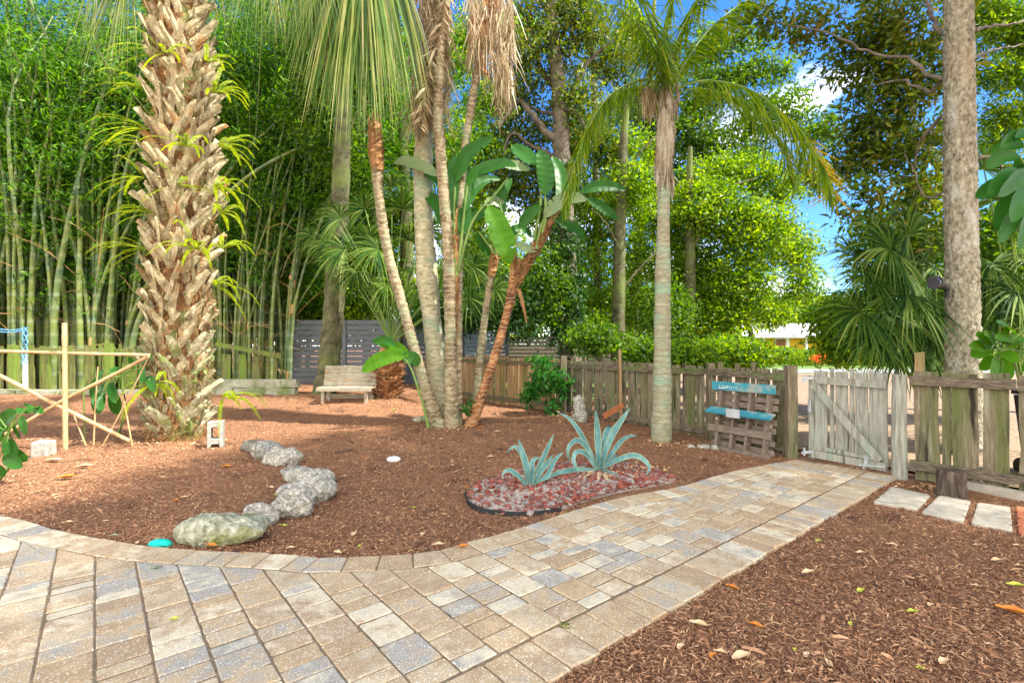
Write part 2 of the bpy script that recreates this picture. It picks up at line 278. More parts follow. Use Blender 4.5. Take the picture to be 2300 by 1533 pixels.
 asphalt = mk('asphalt', [(.17,.165,.16), (.25,.24,.23)], scale=8, bump=.2),
 litter = mk('litter_ground', [(.10,.06,.035), (.22,.15,.095), (.36,.28,.20)], scale=16, bump=.8, bscale=30),
 lawn = mk('lawn', [(.04,.08,.015), (.09,.16,.03), (.20,.24,.07)], scale=3, bump=.6, bscale=60),
 tealstone = mk('teal_paint', [(.0,.42,.36), (.02,.52,.45)], bump=.4, bscale=60),
 darkboot = mk('old_leaf_base', [(.04,.02,.01), (.17,.08,.03), (.30,.15,.05)], scale=8, bump=.8, bscale=20, spots=[((.10,.15,.04), 3, .5, .66)]),
 shaft = mk('crown_shaft', [(.12,.09,.055), (.28,.24,.17), (.44,.41,.33)], scale=5, vs=(4, 4, .5), bump=.8, bscale=16, spots=[((.30,.14,.06), 1.6, .62, .72)]),
 flower = mk('orange_flower', [(.75,.10,.02), (.85,.22,.03)], bump=0),
)
# ================================================================== SETTING
UV = np.array([[.771, .637], [-.637, .771]])          # paving axes: u along the path, v across it
def uv(p): return UV@np.asarray(p)[:2]
def xy(u, v): return np.array([u*.771-v*.637, u*.637+v*.771])
edge_px = [(0,1165),(130,1197),(240,1218),(330,1233),(460,1243),(530,1246),(660,1253),(730,1260),(793,1258),(910,1252),(986,1243),(1033,1229),(1083,1216),(1163,1193),(1259,1161),(1392,1123),(1520,1099),(1653,1061),(1800,1034)]
E = np.array([uv(G(a, b, 0)) for a, b in edge_px])
E = np.vstack([[[-3.4, 9.2], [-1.6, 7.3]], E, [[7.3, 2.55]]])
E = curve(E, 120)
def vout(u): return np.interp(u, E[:, 0], E[:, 1])
V0, V1 = 1.60, 1.885                                   # right border of the path
UEND = 7.0
# ground: one sheet to the horizon
xs = np.concatenate([[-600, -250, -100, -50, -30, -22], np.arange(-16, 12, .12), [14, 18, 25, 40, 80, 200, 600]])
ys = np.concatenate([[-300, -60, -10], np.arange(-1.5, 18, .12), [20, 24, 30, 45, 80, 150, 300, 900]])
XX, YY = np.meshgrid(xs, ys); ZZ = np.zeros_like(XX)
for i in range(XX.shape[0]):
    for j in range(XX.shape[1]):
        x, y = XX[i, j], YY[i, j]; z = gz(x, y)
        if -17 < x < 13 and -2 < y < 19:
            u, v = uv((x, y)); inside = (V0-.04 < v < vout(u)+.04 and -4 < u < UEND+.1)
            if not inside and not (x > 3.0 and y > 3.2):
                d = min(1, max(0, max(V0-v, v-vout(u)))/.5)
                z += d*(.035*noise.noise((x*1.1, y*1.1, 0))+.02*noise.noise((x*4, y*4, 3))+.012*noise.noise((x*11, y*11, 7)))+.012
        ZZ[i, j] = z
def gh(x, y):                                          # height of the ground sheet
    j = int(np.clip(np.searchsorted(xs, x)-1, 0, len(xs)-2)); i = int(np.clip(np.searchsorted(ys, y)-1, 0, len(ys)-2))
    tx = (x-xs[j])/(xs[j+1]-xs[j]); ty = (y-ys[i])/(ys[i+1]-ys[i])
    return (ZZ[i, j]*(1-tx)+ZZ[i, j+1]*tx)*(1-ty)+(ZZ[i+1, j]*(1-tx)+ZZ[i+1, j+1]*tx)*ty
g = MB(); nx = len(xs); i, j = np.meshgrid(np.arange(len(ys)-1), np.arange(nx-1), indexing='ij')
g.add(np.stack([XX, YY, ZZ], -1), np.stack([i*nx+j, i*nx+j+1, (i+1)*nx+j+1, (i+1)*nx+j], -1).reshape(-1, 4))
struct(g.build('ground', M['mulch'], smooth=True))
def sheet(name, poly, z, mat):
    s = MB(); s.add([[p[0], p[1], z] for p in poly], [list(range(len(poly)))]); return struct(s.build(name, mat))
sheet('driveway', [(1.9,11.6),(3.6,8.3),(4.2,6.75),(4.75,5.75),(5.5,4.9),(9,1),(22,1),(26,26),(8,26),(4,16)], .03, M['litter'])
sheet('lawn', [(-40,15.9),(-7,15.9),(-3,16.2),(1.5,12.2),(8,26),(60,26),(60,60),(-60,60)], .036, M['lawn'])
sheet('road', [(-60,26.5),(80,26.5),(80,31),(-60,31)], .045, M['asphalt'])
# paving stones
def stone(mb, poly, top, gap=.0022, low=-.01):
    P = np.asarray(poly, float); c = P.mean(0); ed = np.roll(P, -1, 0)-P
    pts, nr = [], []
    ar = sum(P[k][0]*P[(k+1) % len(P)][1]-P[(k+1) % len(P)][0]*P[k][1] for k in range(len(P)))
    for k in range(len(P)):
        L = np.linalg.norm(ed[k])
        if L < .02: continue
        nk = np.array([-ed[k][1], ed[k][0]])/L*(1 if ar > 0 else -1); tk = ed[k]/L
        for t in (0, .3, .7, 1): pts.append(P[k]+ed[k]*t); nr.append(nk+(tk if t == 0 else -tk if t == 1 else 0)*1.9)
    Q = np.array(pts); d = np.array(nr)
    A0 = Q+d*(gap+np.abs(rng.normal(size=(len(Q), 1)))*.002); A1 = A0+d*.006; n = len(Q)
    tilt = rng.normal(size=2)*.006; zt = top+(A1-c)@tilt
    V = np.vstack([np.c_[A0, np.full(n, low)], np.c_[A0, zt-.007], np.c_[A1, zt]])
    k = np.arange(n); k2 = (k+1) % n
    mb.add(V, np.vstack([np.c_[k, k2, n+k2, n+k], np.c_[n+k, n+k2, 2*n+k2, 2*n+k]])); mb.f.append((np.array([2*n+k])+mb.n-len(V), 0))
pv = MB()
inner = .235
u = -3.2; cw = .213
nrmE = np.gradient(E, axis=0); nrmE = nrmE/np.linalg.norm(nrmE, axis=1, keepdims=True); IN = E-np.c_[-nrmE[:, 1], nrmE[:, 0]]*inner
o_ = np.argsort(IN[:, 0]); 
def vin(u): return np.interp(u, IN[o_, 0], IN[o_, 1])-.006
while u < UEND-.1:
    u1 = min(u+cw, UEND); v = V1+.012
    while True:
        L = random.choice([.10, .105, .15, .15, .15, .20, .21, .26]); a0, a1 = vin(u), vin(u1)
        lo = min(a0, a1)
        if v+L > lo-.06:
            if max(a0, a1)-v > .02: stone(pv, [xy(u, v), xy(u1, v), xy(u1, max(v+.01, a1)), xy(u, max(v+.01, a0))], .028+random.gauss(0, .0015))
            break
        stone(pv, [xy(u, v), xy(u1, v), xy(u1, v+L), xy(u, v+L)], .028+random.gauss(0, .002)); v += L
    u = u1
u = -3.2
while u < UEND-.1:
    w = random.choice([.15, .15, .2, .225]); stone(pv, [xy(u, V0+random.uniform(-.012, .008)), xy(u+w, V0+random.uniform(-.012, .008)), xy(u+w, V1), xy(u, V1)], .029+random.gauss(0, .0015)); u += w
L = np.concatenate([[0], np.cumsum(np.linalg.norm(np.diff(E, axis=0), axis=1))]); s = 0
def eat(s): return np.array([np.interp(s, L, E[:, 0]), np.interp(s, L, E[:, 1])])
def ein(s): return np.array([np.interp(s, L, IN[:, 0]), np.interp(s, L, IN[:, 1])])
while s < L[-1]-.5:
    w = random.choice([.15, .2, .22]); a, b, c_, d = eat(s), eat(s+w), ein(s+w), ein(s)
    stone(pv, [xy(*d), xy(*c_), xy(*b), xy(*a)], .029+random.gauss(0, .0015)); s += w
struct(pv.build('paved_path', M['paver']))
js = MB(); uu = np.linspace(-3.2, UEND, 90)
js.add([[*xy(a, V0+.02), .0225] for a in uu]+[[*xy(a, vout(a)-.04), .0225] for a in uu], [[k, k+1, 90+k+1, 90+k] for k in range(89)])
struct(js.build('path_joints', M['sand']))
# bark chips lying on the mulch: nobody could count them
n = 320000
Y = 1.9+(15.5-1.9)*rng.random(n)**2.0; X = (rng.random(n)*2-1)*(Y*1.12+.3)
U = X*.771+Y*.637; V = -X*.637+Y*.771
keep = ~((V > V0+.015) & (V < np.interp(U, E[:, 0], E[:, 1])-.015) & (U < UEND+.1))
bx_ = G(1285, 1100, 0)
keep &= ~((X > 2.9) & (X*.0+Y > 11.8-X*1.42) & (Y > 4.0))
keep &= ((X < -1) | (Y < 11.2-.9*(X-1.1))) | (Y < 12)
X, Y = X[keep], Y[keep]; n = len(X)
Z = np.array([gh(a, b) for a, b in zip(X, Y)])
a = rng.random(n)*6.283; D = np.c_[np.cos(a), np.sin(a), rng.normal(size=n)*.28]; D = nrm(D)
Ln = (.006+.016*rng.random(n)**2.2)*(1+.03*Y); Wd = (.0012+.0026*rng.random(n)**1.5)*(1+.06*Y)
big = rng.random(n) < .004; Ln = np.where(big, Ln*2.2+.01, Ln); Wd = np.where(big, Wd*2.2+.001, Wd)
P0 = np.c_[X, Y, Z+.005+.010*rng.random(n)]; S = nrm(np.cross(D, rdir(n, 2.5)))
Ck = np.stack([P0-D*Ln[:, None], P0+np.c_[S[:, 0]*0, S[:, 1]*0, np.full(n, .3)]*Ln[:, None]*.5, P0+D*Ln[:, None]], 1)
ch = MB(); strips(ch, Ck, S[:, None, :], np.stack([Wd*.6, Wd, Wd*.5], 1))
tag(ch.build('bark_mulch_chips', M['chip']), 'loose reddish brown shredded bark mulch covering the beds', 'mulch', kind='stuff')
# ================================================================== STEPPING SLABS, CURB
sl_labels = ['pale grooved concrete stepping slab next to the end of the path', 'pale grooved concrete stepping slab in the middle, in front of the stump', 'pale grooved concrete stepping slab beside the red brick one']
quads = [[(2000,1093),(2092,1113),(2062,1144),(1960,1126)], [(2106,1113),(2183,1126),(2167,1171),(2068,1149)], [(2193,1129),(2272,1140),(2278,1192),(2178,1173)], [(2278,1136),(2360,1152),(2385,1212),(2284,1194)]]
for k, q in enumerate(quads):
    W = [G(a, b, .02) for a, b in q]; wc = np.mean(W, 0); W = [wc+(w_-wc)*1.06 for w_ in W]; mb = MB(); ns = 4
    for j in range(ns):
        t0, t1 = j/ns, (j+1)/ns
        pts = [W[0]*(1-t0)+W[3]*t0, W[1]*(1-t0)+W[2]*t0, W[1]*(1-t1)+W[2]*t1, W[0]*(1-t1)+W[3]*t1]
        stone(mb, [p[:2] for p in pts][::-1], .028, gap=.015, low=-.02)
    loc = [*np.mean(W, 0)[:2], 0]
    if k < 3: tag(mb.build('stepping_slab', M['slab'], loc=loc), sl_labels[k], 'stepping slab', 'stepping slabs along the fence')
    else: tag(mb.build('brick_paver', M['brick'], loc=loc), 'red brick stepping pad at the right end of the slabs', 'brick paver')
c0, c1 = G(2145, 1090, 0), G(2420, 1150, 0); mb = MB(); bar(mb, c0+[0, 0, .03], c1+[0, 0, .03], .10, .10)
tag(mb.build('concrete_curb', M['slab'], loc=c0), 'low pale concrete curb at the foot of the right fence', 'curb')
# ================================================================== FENCES
def board(mb, base, dx, w, z0, z1, t=.02, tilt=0, mi=0, dog=False):     # vertical plank centred on base (xy), dx = direction along the fence
    b = np.array([base[0], base[1], 0.]); d = np.array([dx[0], dx[1], 0.]); nn = np.array([-d[1], d[0], 0])
    up = np.array([0, 0, 1.])+d*tilt
    rows = []
    for z in np.linspace(z0, z1, 6):
        cc = b+up*z+d*rng.normal()*.002; ww = w/2*(1+rng.normal()*.02)
        if z == z1 and dog: ww *= .8
        zz = [rng.normal()*.006 if z == z1 else 0 for _ in range(2)]
        rows += [cc-d*ww-nn*t/2+[0, 0, zz[0]], cc+d*ww-nn*t/2+[0, 0, zz[1]], cc+d*ww+nn*t/2+[0, 0, zz[1]], cc-d*ww+nn*t/2+[0, 0, zz[0]]]
    f = [];
    for k in range(5):
        for q in range(4): f.append([k*4+q, k*4+(q+1) % 4, k*4+4+(q+1) % 4, k*4+4+q])
    f += [[0, 3, 2, 1], [20, 21, 22, 23]]
    mb.add(rows, f, mi)
def fence(name, label, pts, ztop, rails, mats, wide=(.17, .21), gap=(.015, .05), narrow=.5, posts=(), side=-1, tilt=.01, gzf=lambda x, y: 0, postmat=None, cat='fence', group=None, skip=0, nw=(.05, .08)):
    pts = [np.array(p, float) for p in pts]; r = thing(name, (*pts[0][:2], gzf(*pts[0][:2])), label, cat, group)
    for a, b in zip(pts[:-1], pts[1:]):
        L = np.linalg.norm(b-a); d = (b-a)/L; nn = np.array([-d[1], d[0]])
        if nn[1]*side < 0: nn = -nn          # nn points to the rail side
        s = random.uniform(0, .05)
        while s < L-.05:
            w = random.uniform(*wide); w = min(w, L-s)
            if w > .05 and random.random() >= skip:
                p = a+d*(s+w/2)-nn*.02; m = MB(); z = gzf(*p); board(m, p, d, w, z+.02, z+ztop+random.gauss(0, .018), tilt=random.gauss(0, tilt), dog=random.random() < .3); m.build('plank', mats[0], r)
            s += w+random.uniform(*gap)
            if random.random() < narrow and s < L-.15:
                w2 = random.uniform(*nw); p = a+d*(s+w2/2)-nn*.05; m = MB(); z = gzf(*p); board(m, p, d, w2, z+.02, z+ztop+random.uniform(.0, .09), tilt=random.gauss(0, tilt*.5)); m.build('plank', mats[0], r); s += w2+random.uniform(*gap)
        for zr, h in rails:
            m = MB(); k = max(1, round(L/2.4))
            for q in range(k):
                p, p2 = a+d*L*q/k+nn*.02, a+d*(L*(q+1)/k-.004)+nn*.02
                bar(m, [*p, gzf(*p)+zr+random.gauss(0, .008)], [*p2, gzf(*p2)+zr+random.gauss(0, .008)], h, .04, jit=.002)
            m.build('rail', mats[1], r)
    for (x, y, w, h) in posts:
        m = MB(); board(m, (x, y), (1, 0), w, gzf(x, y)-.05, gzf(x, y)+h, t=w, tilt=random.gauss(0, .01)); m.build('post', postmat or mats[0], r)
    return r
PA, PB, PC, PD = (-2.6, 15.4), (1.18, 11.15), (3.1, 8.15), (3.72, 6.72)
fence('picket_fence', 'low brown plank fence running back behind the palm cluster to the grey fence', [PA, PB], 1.2, [(1.08, .09), (.16, .08)], (M['brownwood'], M['woodh']), gap=(.0, .03), narrow=.15, posts=[(PA[0], PA[1], .12, 1.25)])
fence('picket_fence', 'weathered mossy plank fence with gaps behind the tall palm and the pallet planter', [PB, PC, PD], 1.17, [(1.06, .10), (.12, .09)], (M['wood'], M['woodh']), gap=(.015, .05), narrow=.8,
      posts=[(1.12, 11.0, .13, 1.27), (3.15, 8.0, .1, 1.22)])
PE, PF, PG = (4.36, 5.66), (5.0, 4.98), (7.2, 2.6)
PE2 = np.array(PE)+(np.array(PF)-PE)*.10
fence('picket_fence', 'weathered plank fence with wide stained boards right of the gate', [PE2, PF, PG], 1.19, [(1.10, .10), (.17, .10)], (M['wood'], M['woodh']), gap=(.012, .035), narrow=.8, wide=(.19, .23))
m = MB(); tube(m, [(PE[0], PE[1], -.05), (PE[0]-.005, PE[1], .6), (PE[0], PE[1], 1.17)], [.078, .072, .07], seg=12, n=9, wob=.02)
tag(m.build('gate_post', M['gatewood'], loc=(*PE, 0)), 'round pale wooden post on the right side of the gate', 'post')
m = MB(); board(m, PD, (1, 0), .13, -.03, 1.23, t=.12); tag(m.build('gate_post', M['wood'], loc=(*PD, 0)), 'square dark wooden post on the left side of the gate', 'post')
m = MB(); e = np.array(PE)+(.22, -.12); board(m, e+(0.03, .15), (.77, -.64), .09, .9, 1.42, t=.07); tag(m.build('timber_stub', M['brownwood'], loc=(*e, .9)), 'short fresh timber stub sticking up beside the round gate post', 'timber')
# gate
ga, gb = np.array([3.83, 6.50]), np.array([4.31, 5.76]); gd = (gb-ga)/np.linalg.norm(gb-ga); gn = np.array([gd[1], -gd[0]]); gn = -gn if gn[1] > 0 else gn; GL = np.linalg.norm(gb-ga)
gt = thing('garden_gate', (*ga, 0), 'silvery plank garden gate with a diagonal brace at the end of the path', 'gate')
def gp(t, off=0): return ga+gd*GL*t+gn*off
for t0, w, z0, z1 in [(.045, .075, .05, 1.10), (.17, .16, .08, 1.17), (.31, .05, .06, 1.21), (.445, .14, .07, 1.17), (.565, .05, .06, 1.22), (.69, .14, .07, 1.17), (.80, .05, .06, 1.21), (.91, .15, .05, 1.18)]:
    m = MB(); board(m, gp(t0, 0 if w > .06 else -.02), gd, w*GL/1.0+.01*(w > .1), z0, z1); m.build('plank', M['gatewood'], gt)
for z, h in [(1.06, .09), (.12, .09)]:
    m = MB(); a, b = gp(.06, .035), gp(.99, .035); bar(m, [*a, z], [*b, z-.01], h, .035); m.build('rail', M['gatewood'], gt)
m = MB(); a, b = gp(.10, .06), gp(.93, .06); bar(m, [*a, 1.01], [*b, .17], .09, .025, up=(0, 0, 1)); m.build('diagonal_brace', M['gatewood'], gt)
m = MB(); a, b = gp(.26, .05), gp(.86, .05); bar(m, [*a, .205], [*b, .185], .045, .025); m.build('batten', M['gatewood'], gt)
for z in (1.07, .13):
    m = MB(); a, b = gp(-.06, .06), gp(.10, .06); bar(m, [*a, z-.02], [*b, z+.02], .035, .008); tube(m, [[*gp(-.02, .065), z-.05], [*gp(-.02, .065), z+.05]], [.012, .012], seg=8); m.build('hinge', M['metal'], gt)
m = MB(); bar(m, [*gp(.03, .03), .80], [*gp(.03, .03), .64], .02, .04, up=(1, 0, 0)); m.build('latch_plate', M['metal'], gt)
m = MB(); a, b = gp(.70, .09), gp(1.0, .09); bar(m, [*a, .095], [*b, .12], .014, .014)
for q in range(3): c = gp(.79, .10); tube(m, [[c[0]+.02*math.sin(s+q), c[1]+.01*q, .18+.07*math.cos(s*.9)-.03*q] for s in np.linspace(0, 6, 14)], [.0035]*14, seg=5)
m.build('chain_and_bolt', M['metal'], gt)
# left fence, leaning panel and low block wall
gl = lambda x, y: gz(x, y)
lf = fence('picket_fence', 'mossy green plank fence on the left in front of the bamboo', [(-17, 12.9), (-7.6, 12.9)], 1.17, [(1.06, .11), ], (M['mosswood'], M['mosswood']), wide=(.18, .36), gap=(.03, .2), narrow=.6, gzf=gl, posts=[(-12.6, 12.75, .16, 1.2), (-10.2, 12.75, .14, 1.25)], tilt=.03)
r = fence('leaning_fence_panel', 'mossy plank panel with a sloping top rail right of the boot-covered palm', [(-7.5, 12.9), (-6.0, 12.8)], .95, [], (M['mosswood'], M['mosswood']), wide=(.16, .28), gap=(.05, .25), narrow=.5, gzf=gl, tilt=.02, cat='fence panel')
m = MB(); bar(m, A(485, 772, 12.7), A(632, 800, 12.7), .11, .05); m.build('rail', M['mosswood'], r)
kb = 0
places = ['upper course', 'lower course']
blk = MB(); box(blk, (0, 0, 0), (.19, 0, 0), (0, .1, 0), (0, 0, .098), jit=.004)
first = None; bl = []
for row in range(2):
    x = -7.55+row*.0
    while x < (-5.35 if row == 0 else -5.75):
        w = random.uniform(.34, .42); bl.append((x+w/2+(.17 if row else 0), 12.25+row*.01+random.uniform(-.02, .02), .1+row*.2)); x += w
for x in np.arange(-13.5, -8.2, .55): bl.append((x, 12.35+random.uniform(-.04, .04), .06))
wl = thing('block_wall', (-6.5, 12.3, .3), 'low mossy wall of two courses of concrete blocks beside the grey fence', 'wall')
we = thing('block_edging', (-11, 12.35, .3), 'single row of mossy blocks at the foot of the left fence', 'edging')
for x, y, z in bl:
    par = wl if x > -8 else we
    m = MB(); s = .19 if x > -8 else .26; box(m, (x, y, gz(x, y)+z-.02), (s, 0, 0), (0, .1, 0), (0, 0, .097 if x > -8 else .07), jit=.006); m.build('block', M['mossblock'], par)
# grey slat fence far back
def slatfence(name, label, a, b, z0, z1, mat, step=.155, posts=2, cat='fence'):
    a, b = np.array(a, float), np.array(b, float); r = thing(name, (*a, z0), label, cat); L = np.linalg.norm(b-a); d = (b-a)/L
    np_ = posts
    for q in range(np_):
        p = a+d*L*q/(np_-1); m = MB(); board(m, p, d, .11, z0-.3, z1+.04, t=.11); m.build('post', mat, r)
    for q in range(np_-1):
        p, p2 = a+d*(L*q/(np_-1)+.05), a+d*(L*(q+1)/(np_-1)-.05); m = MB(); z = z0+.05
        while z < z1: bar(m, [*p, z+.07], [*p2, z+.07], .138, .02); z += step
        m.build('slat_panel', mat, r)
    return r
slatfence('slat_fence', 'tall blue-grey horizontal slat fence behind the bench', (-6.6, 15), (-3.4, 15), .2, 2.2, M['greyfence'], posts=3)
slatfence('slat_fence', 'dark grey slat fence receding behind the palm cluster', (-3.2, 15.2), (-.2, 20.5), .0, 2.02, M['greyfence'], posts=3)
slatfence('board_fence', 'pale wooden board fence in sunlight beyond the yard behind the trees', (-.2, 20.6), (6.2, 19.4), 0, 1.75, M['lightfence'], step=.15, posts=4)
# yellow house, hedge, flowers
hs_ = thing('yellow_house', (24, 42, 0), 'low yellow house with white roof and porch posts far beyond the hedge', 'house')
m = MB(); box(m, (24.5, 44, 1.3), (9, 0, 0), (0, 3, 0), (0, 0, 1.3)); m.build('wall', M['yellow'], hs_)
m = MB(); V = [(14.5,39.6,2.25),(34.5,39.6,2.25),(34.5,44,3.4),(14.5,44,3.4),(34.5,48.4,2.25),(14.5,48.4,2.25),(14.5,39.6,2.1),(34.5,39.6,2.1),(34.5,48.4,2.1),(14.5,48.4,2.1)]
m.add(V, [[0,1,2,3],[3,2,4,5],[0,6,7,1],[5,4,8,9],[6,9,8,7]]); m.add([V[0],V[3],V[5],V[9],V[6],V[1],V[2],V[4],V[8],V[7]], [[0,1,2,3,4],[9,8,7,6,5]]); m.build('roof', M['roof'], hs_)
for px in (1715, 1768, 1811, 1870):
    x = (px-CX)/F*40.4; m = MB(); box(m, (x, 40.4, 1.05), (.09, 0, 0), (0, .09, 0), (0, 0, 1.05)); m.build('porch_post', M['white'], hs_)
x = (1756-CX)/F*41; w = MB(); box(w, (x, 40.97, 1.45), (.62, 0, 0), (0, .04, 0), (0, 0, .62)); wn = w.build('window', M['white'], hs_)
w = MB(); box(w, (x, 40.94, 1.45), (.52, 0, 0), (0, .03, 0), (0, 0, .52)); w.build('pane', M['darkred'], wn); wn.name = 'window'
# ================================================================== OBJECTS IN THE YARD
# bench
bz = .15; bY = 11.3
bn = thing('garden_bench', (-3.72, bY, bz), 'weathered slatted wooden garden bench in front of the mossy tree', 'bench')
bx0, bx1 = (716-CX)/F*bY, (838-CX)/F*bY; bc = (bx0+bx1)/2; bw = bx1-bx0
for k in range(5):
    z = bz+.42+.045+k*.092; y = bY+.30+k*.03; m = MB(); box(m, (bc, y, z), (bw/2, 0, 0), (0, .012, .002), (0, -.012*.3, .041), jit=.0015); m.build('back_slat', M['benchwood'], bn)
for k in range(4): m = MB(); box(m, (bc, bY-.10+k*.105, bz+.40), (bw/2, 0, 0), (0, .047, 0), (0, 0, .013), jit=.0015); m.build('seat_slat', M['benchwood'], bn)
for s in (-1, 1):
    x = bc+s*(bw/2-.13); 
    for yy, top in ((bY-.1, .385), (bY+.27, .385)):
        m = MB(); box(m, (x, yy, bz+top/2-.01), (.035, 0, 0), (0, .03, 0), (0, 0, top/2)); m.build('leg', M['benchwood'], bn)
    m = MB(); bar(m, (x, bY+.33, bz+.36), (x, bY+.47, bz+.86), .05, .03, up=(0, 1, 0)); m.build('back_support', M['benchwood'], bn)
m = MB(); box(m, (bc, bY+.30, bz+.17), (bw/2-.06, 0, 0), (0, .02, 0), (0, 0, .045)); m.build('stretcher', M['benchwood'], bn)
m = MB(); box(m, (bc, bY-.155, bz+.36), (bw/2, 0, 0), (0, .015, 0), (0, 0, .03)); m.build('apron', M['benchwood'], bn)
# hollow block standing on end
def bmobj(bmo, name, mat, loc, parent=None, smooth=False):
    me = bpy.data.meshes.new(name); bmo.to_mesh(me); bmo.free(); me.materials.append(mat)
    if smooth:
        for p in me.polygons: p.use_smooth = True
    o = bpy.data.objects.new(name, me); col.objects.link(o); o.location = loc; o['_w'] = [float(a) for a in loc]
    return o
c = G(478, 1008)
def ring(cx, cz, w, h, k=7, arch=True):
    p = [(cx-w, cz-h), (cx+w, cz-h)]
    for q in range(k): a = math.pi*q/(k-1); p.append((cx+w*math.cos(a), cz+h-w*.5+w*.5*math.sin(a)))
    return p
bmo = bmesh.new(); T = .095
outline = [(-.1, 0), (-.07, 0), (-.045, .07), (.045, .07), (.07, 0), (.1, 0), (.1, .39), (-.1, .39)]
hole = ring(0, .235, .052, .085)
def loop(p, y): return [bmo.verts.new((a, y, b)) for a, b in p]
for y, sgn in ((-T, 1), (T, -1)):
    o1 = loop(outline, y); o2 = loop(hole, y)
    es = [bmo.edges.new((l[i], l[(i+1) % len(l)])) for l in (o1, o2) for i in range(len(l))]
    bmesh.ops.triangle_fill(bmo, use_beauty=True, use_dissolve=True, edges=es)
    if y < 0: f1, f2 = o1, o2
    else:
        for l, q in ((f1, o1), (f2, o2)):
            for i in range(len(l)): bmo.faces.new((l[i], l[(i+1) % len(l)], q[(i+1) % len(l)], q[i]))
bmesh.ops.recalc_face_normals(bmo, faces=bmo.faces)
cb = bmobj(bmo, 'cinder_block', M['block'], (c[0], c[1]+.08, c[2])); cb.rotation_euler = (0, 0, R(22))
bv = cb.modifiers.new('bevel', 'BEVEL'); bv.width = .008; bv.segments = 2; bv.limit_method = 'ANGLE'
tag(cb, 'grey hollow concrete block standing on end beside the boot-covered palm', 'concrete block')
m = MB(); c = G(82, 1030); box(m, (c[0], c[1]+.1, .1), (.095, .02, 0), (-.02, .09, 0), (0, 0, .12), jit=.008)
o = m.build('stone_block', M['block'], loc=c); bv = o.modifiers.new('bevel', 'BEVEL'); bv.width = .02; bv.segments = 3
tag(o, 'small pale stone block on the mulch at the foot of the bamboo trellis', 'stone block')
# coral rocks: star-shaped unions of ellipsoids, roughened
def rock(name, ells, mat, label, group=None, amp=.035, res=5, cat='rock', nsc=9):
    ells = [(np.array(c_, float), np.array(r_, float), rz) for c_, r_, rz in ells]; c0 = ells[0][0]
    b = bmesh.new(); bmesh.ops.create_icosphere(b, subdivisions=res, radius=1)
    for v in b.verts:
        d = np.array(v.co); best = 0
        for c_, r_, rz in ells:
            ca, sa = math.cos(rz), math.sin(rz); Rm = np.array([[ca, sa, 0], [-sa, ca, 0], [0, 0, 1]])
            o_ = Rm@(c0-c_)/r_; dd = Rm@d/r_; A_ = dd@dd; B_ = o_@dd; C_ = o_@o_-1; D_ = B_*B_-A_*C_
            if D_ > 0: t = (-B_+math.sqrt(D_))/A_; best = max(best, t)
        p = c0+d*best
        q = Vector(p)*nsc; k = noise.fractal(q*.35, 1, 2, 3)*1.4+noise.fractal(q, .8, 2, 4)*.7-abs(noise.noise(q*2.3))*.7
        p = p+d*k*amp; v.co = p-np.array([c0[0], c0[1], 0])
    return tag(bmobj(b, name, mat, (c0[0], c0[1], 0), smooth=True), label, cat, group)
def pe(x0, x1, ytop, ybot, depth, z0=-.03, rz=0., dyb=0):   # ellipsoid from its pixel box; ybot meets the ground at the front
    f = G((x0+x1)/2, ybot, 0); w = (x1-x0)/F*f[1]/2; cy = f[1]+depth*.6; top = H-(ytop-HZ)/F*(cy)
    h = max(.04, (top-z0)/2*1.12); return ((f[0]*cy/f[1], cy, z0+h), (w*1.02, depth, h), rz)
gr_ = 'coral rocks edging the bed'
rock('coral_rock', [pe(388, 600, 1160, 1228, .17), pe(395, 520, 1168, 1222, .15), pe(520, 606, 1158, 1205, .15)], M['mossrock'], 'long flat mossy coral rock nearest the paved patio', gr_, amp=.03)
rock('coral_rock', [pe(548, 623, 1135, 1188, .11)], M['coral'], 'small cream coral rock wedged behind the long mossy one', gr_, amp=.025)
rock('coral_rock', [pe(612, 700, 1098, 1168, .14), pe(625, 715, 1090, 1135, .14)], M['coral'], 'rugged grey coral rock under the bent one, between small and large rocks', gr_, amp=.045)
rock('coral_rock', [pe(640, 758, 1078, 1130, .14), pe(690, 758, 1080, 1125, .13), pe(620, 700, 1088, 1120, .12)], M['coral'], 'rounded pale coral rock on the right of the row', gr_, amp=.025)
rock('coral_rock', [pe(640, 756, 1052, 1090, .14), pe(628, 700, 1048, 1072, .11)], M['coral'], 'flat grey coral rock behind the rounded pale one', gr_, amp=.028)
rock('coral_rock', [pe(586, 672, 1003, 1050, .14), pe(560, 640, 992, 1035, .12), pe(538, 590, 982, 1012, .12)], M['coral'], 'jagged tilted coral rock with a pointed left end, farthest of the row', gr_, amp=.05)
rock('upright_coral_rock', [((1.33, 9.75, .10), (.16, .14, .15), 0), ((1.31, 9.76, .30), (.11, .10, .19), 0), ((1.29, 9.77, .44), (.10, .09, .10), 0)], M['coral'], 'pale coral rock standing upright against the mossy plank fence', amp=.035)
rock('low_stone', [pe(925, 962, 936, 948, .1)], M['mossrock'], 'low grey stone on the mulch left of the palm cluster', amp=.02, res=4)
for (x0, x1, y0, y1, lb) in [(1540, 1562, 1000, 1007, 'small flat pale stone left of the pallet, first of three'), (1564, 1596, 1000, 1008, 'flat pale stone left of the pallet, largest of three'), (1598, 1612, 1003, 1011, 'tiny pale stone at the left foot of the pallet'), (2088, 2110, 1068, 1084, 'pale stone between the gate post and the stump')]:
    rock('pale_stone', [pe(x0, x1, y0-2, y1, .07)], M['coral'], lb, amp=.008, res=3)
rock('teal_stone', [pe(333, 386, 1211, 1230, .05)], M['tealstone'], 'bright teal painted stone at the left end of the long mossy rock', amp=.008, res=4)
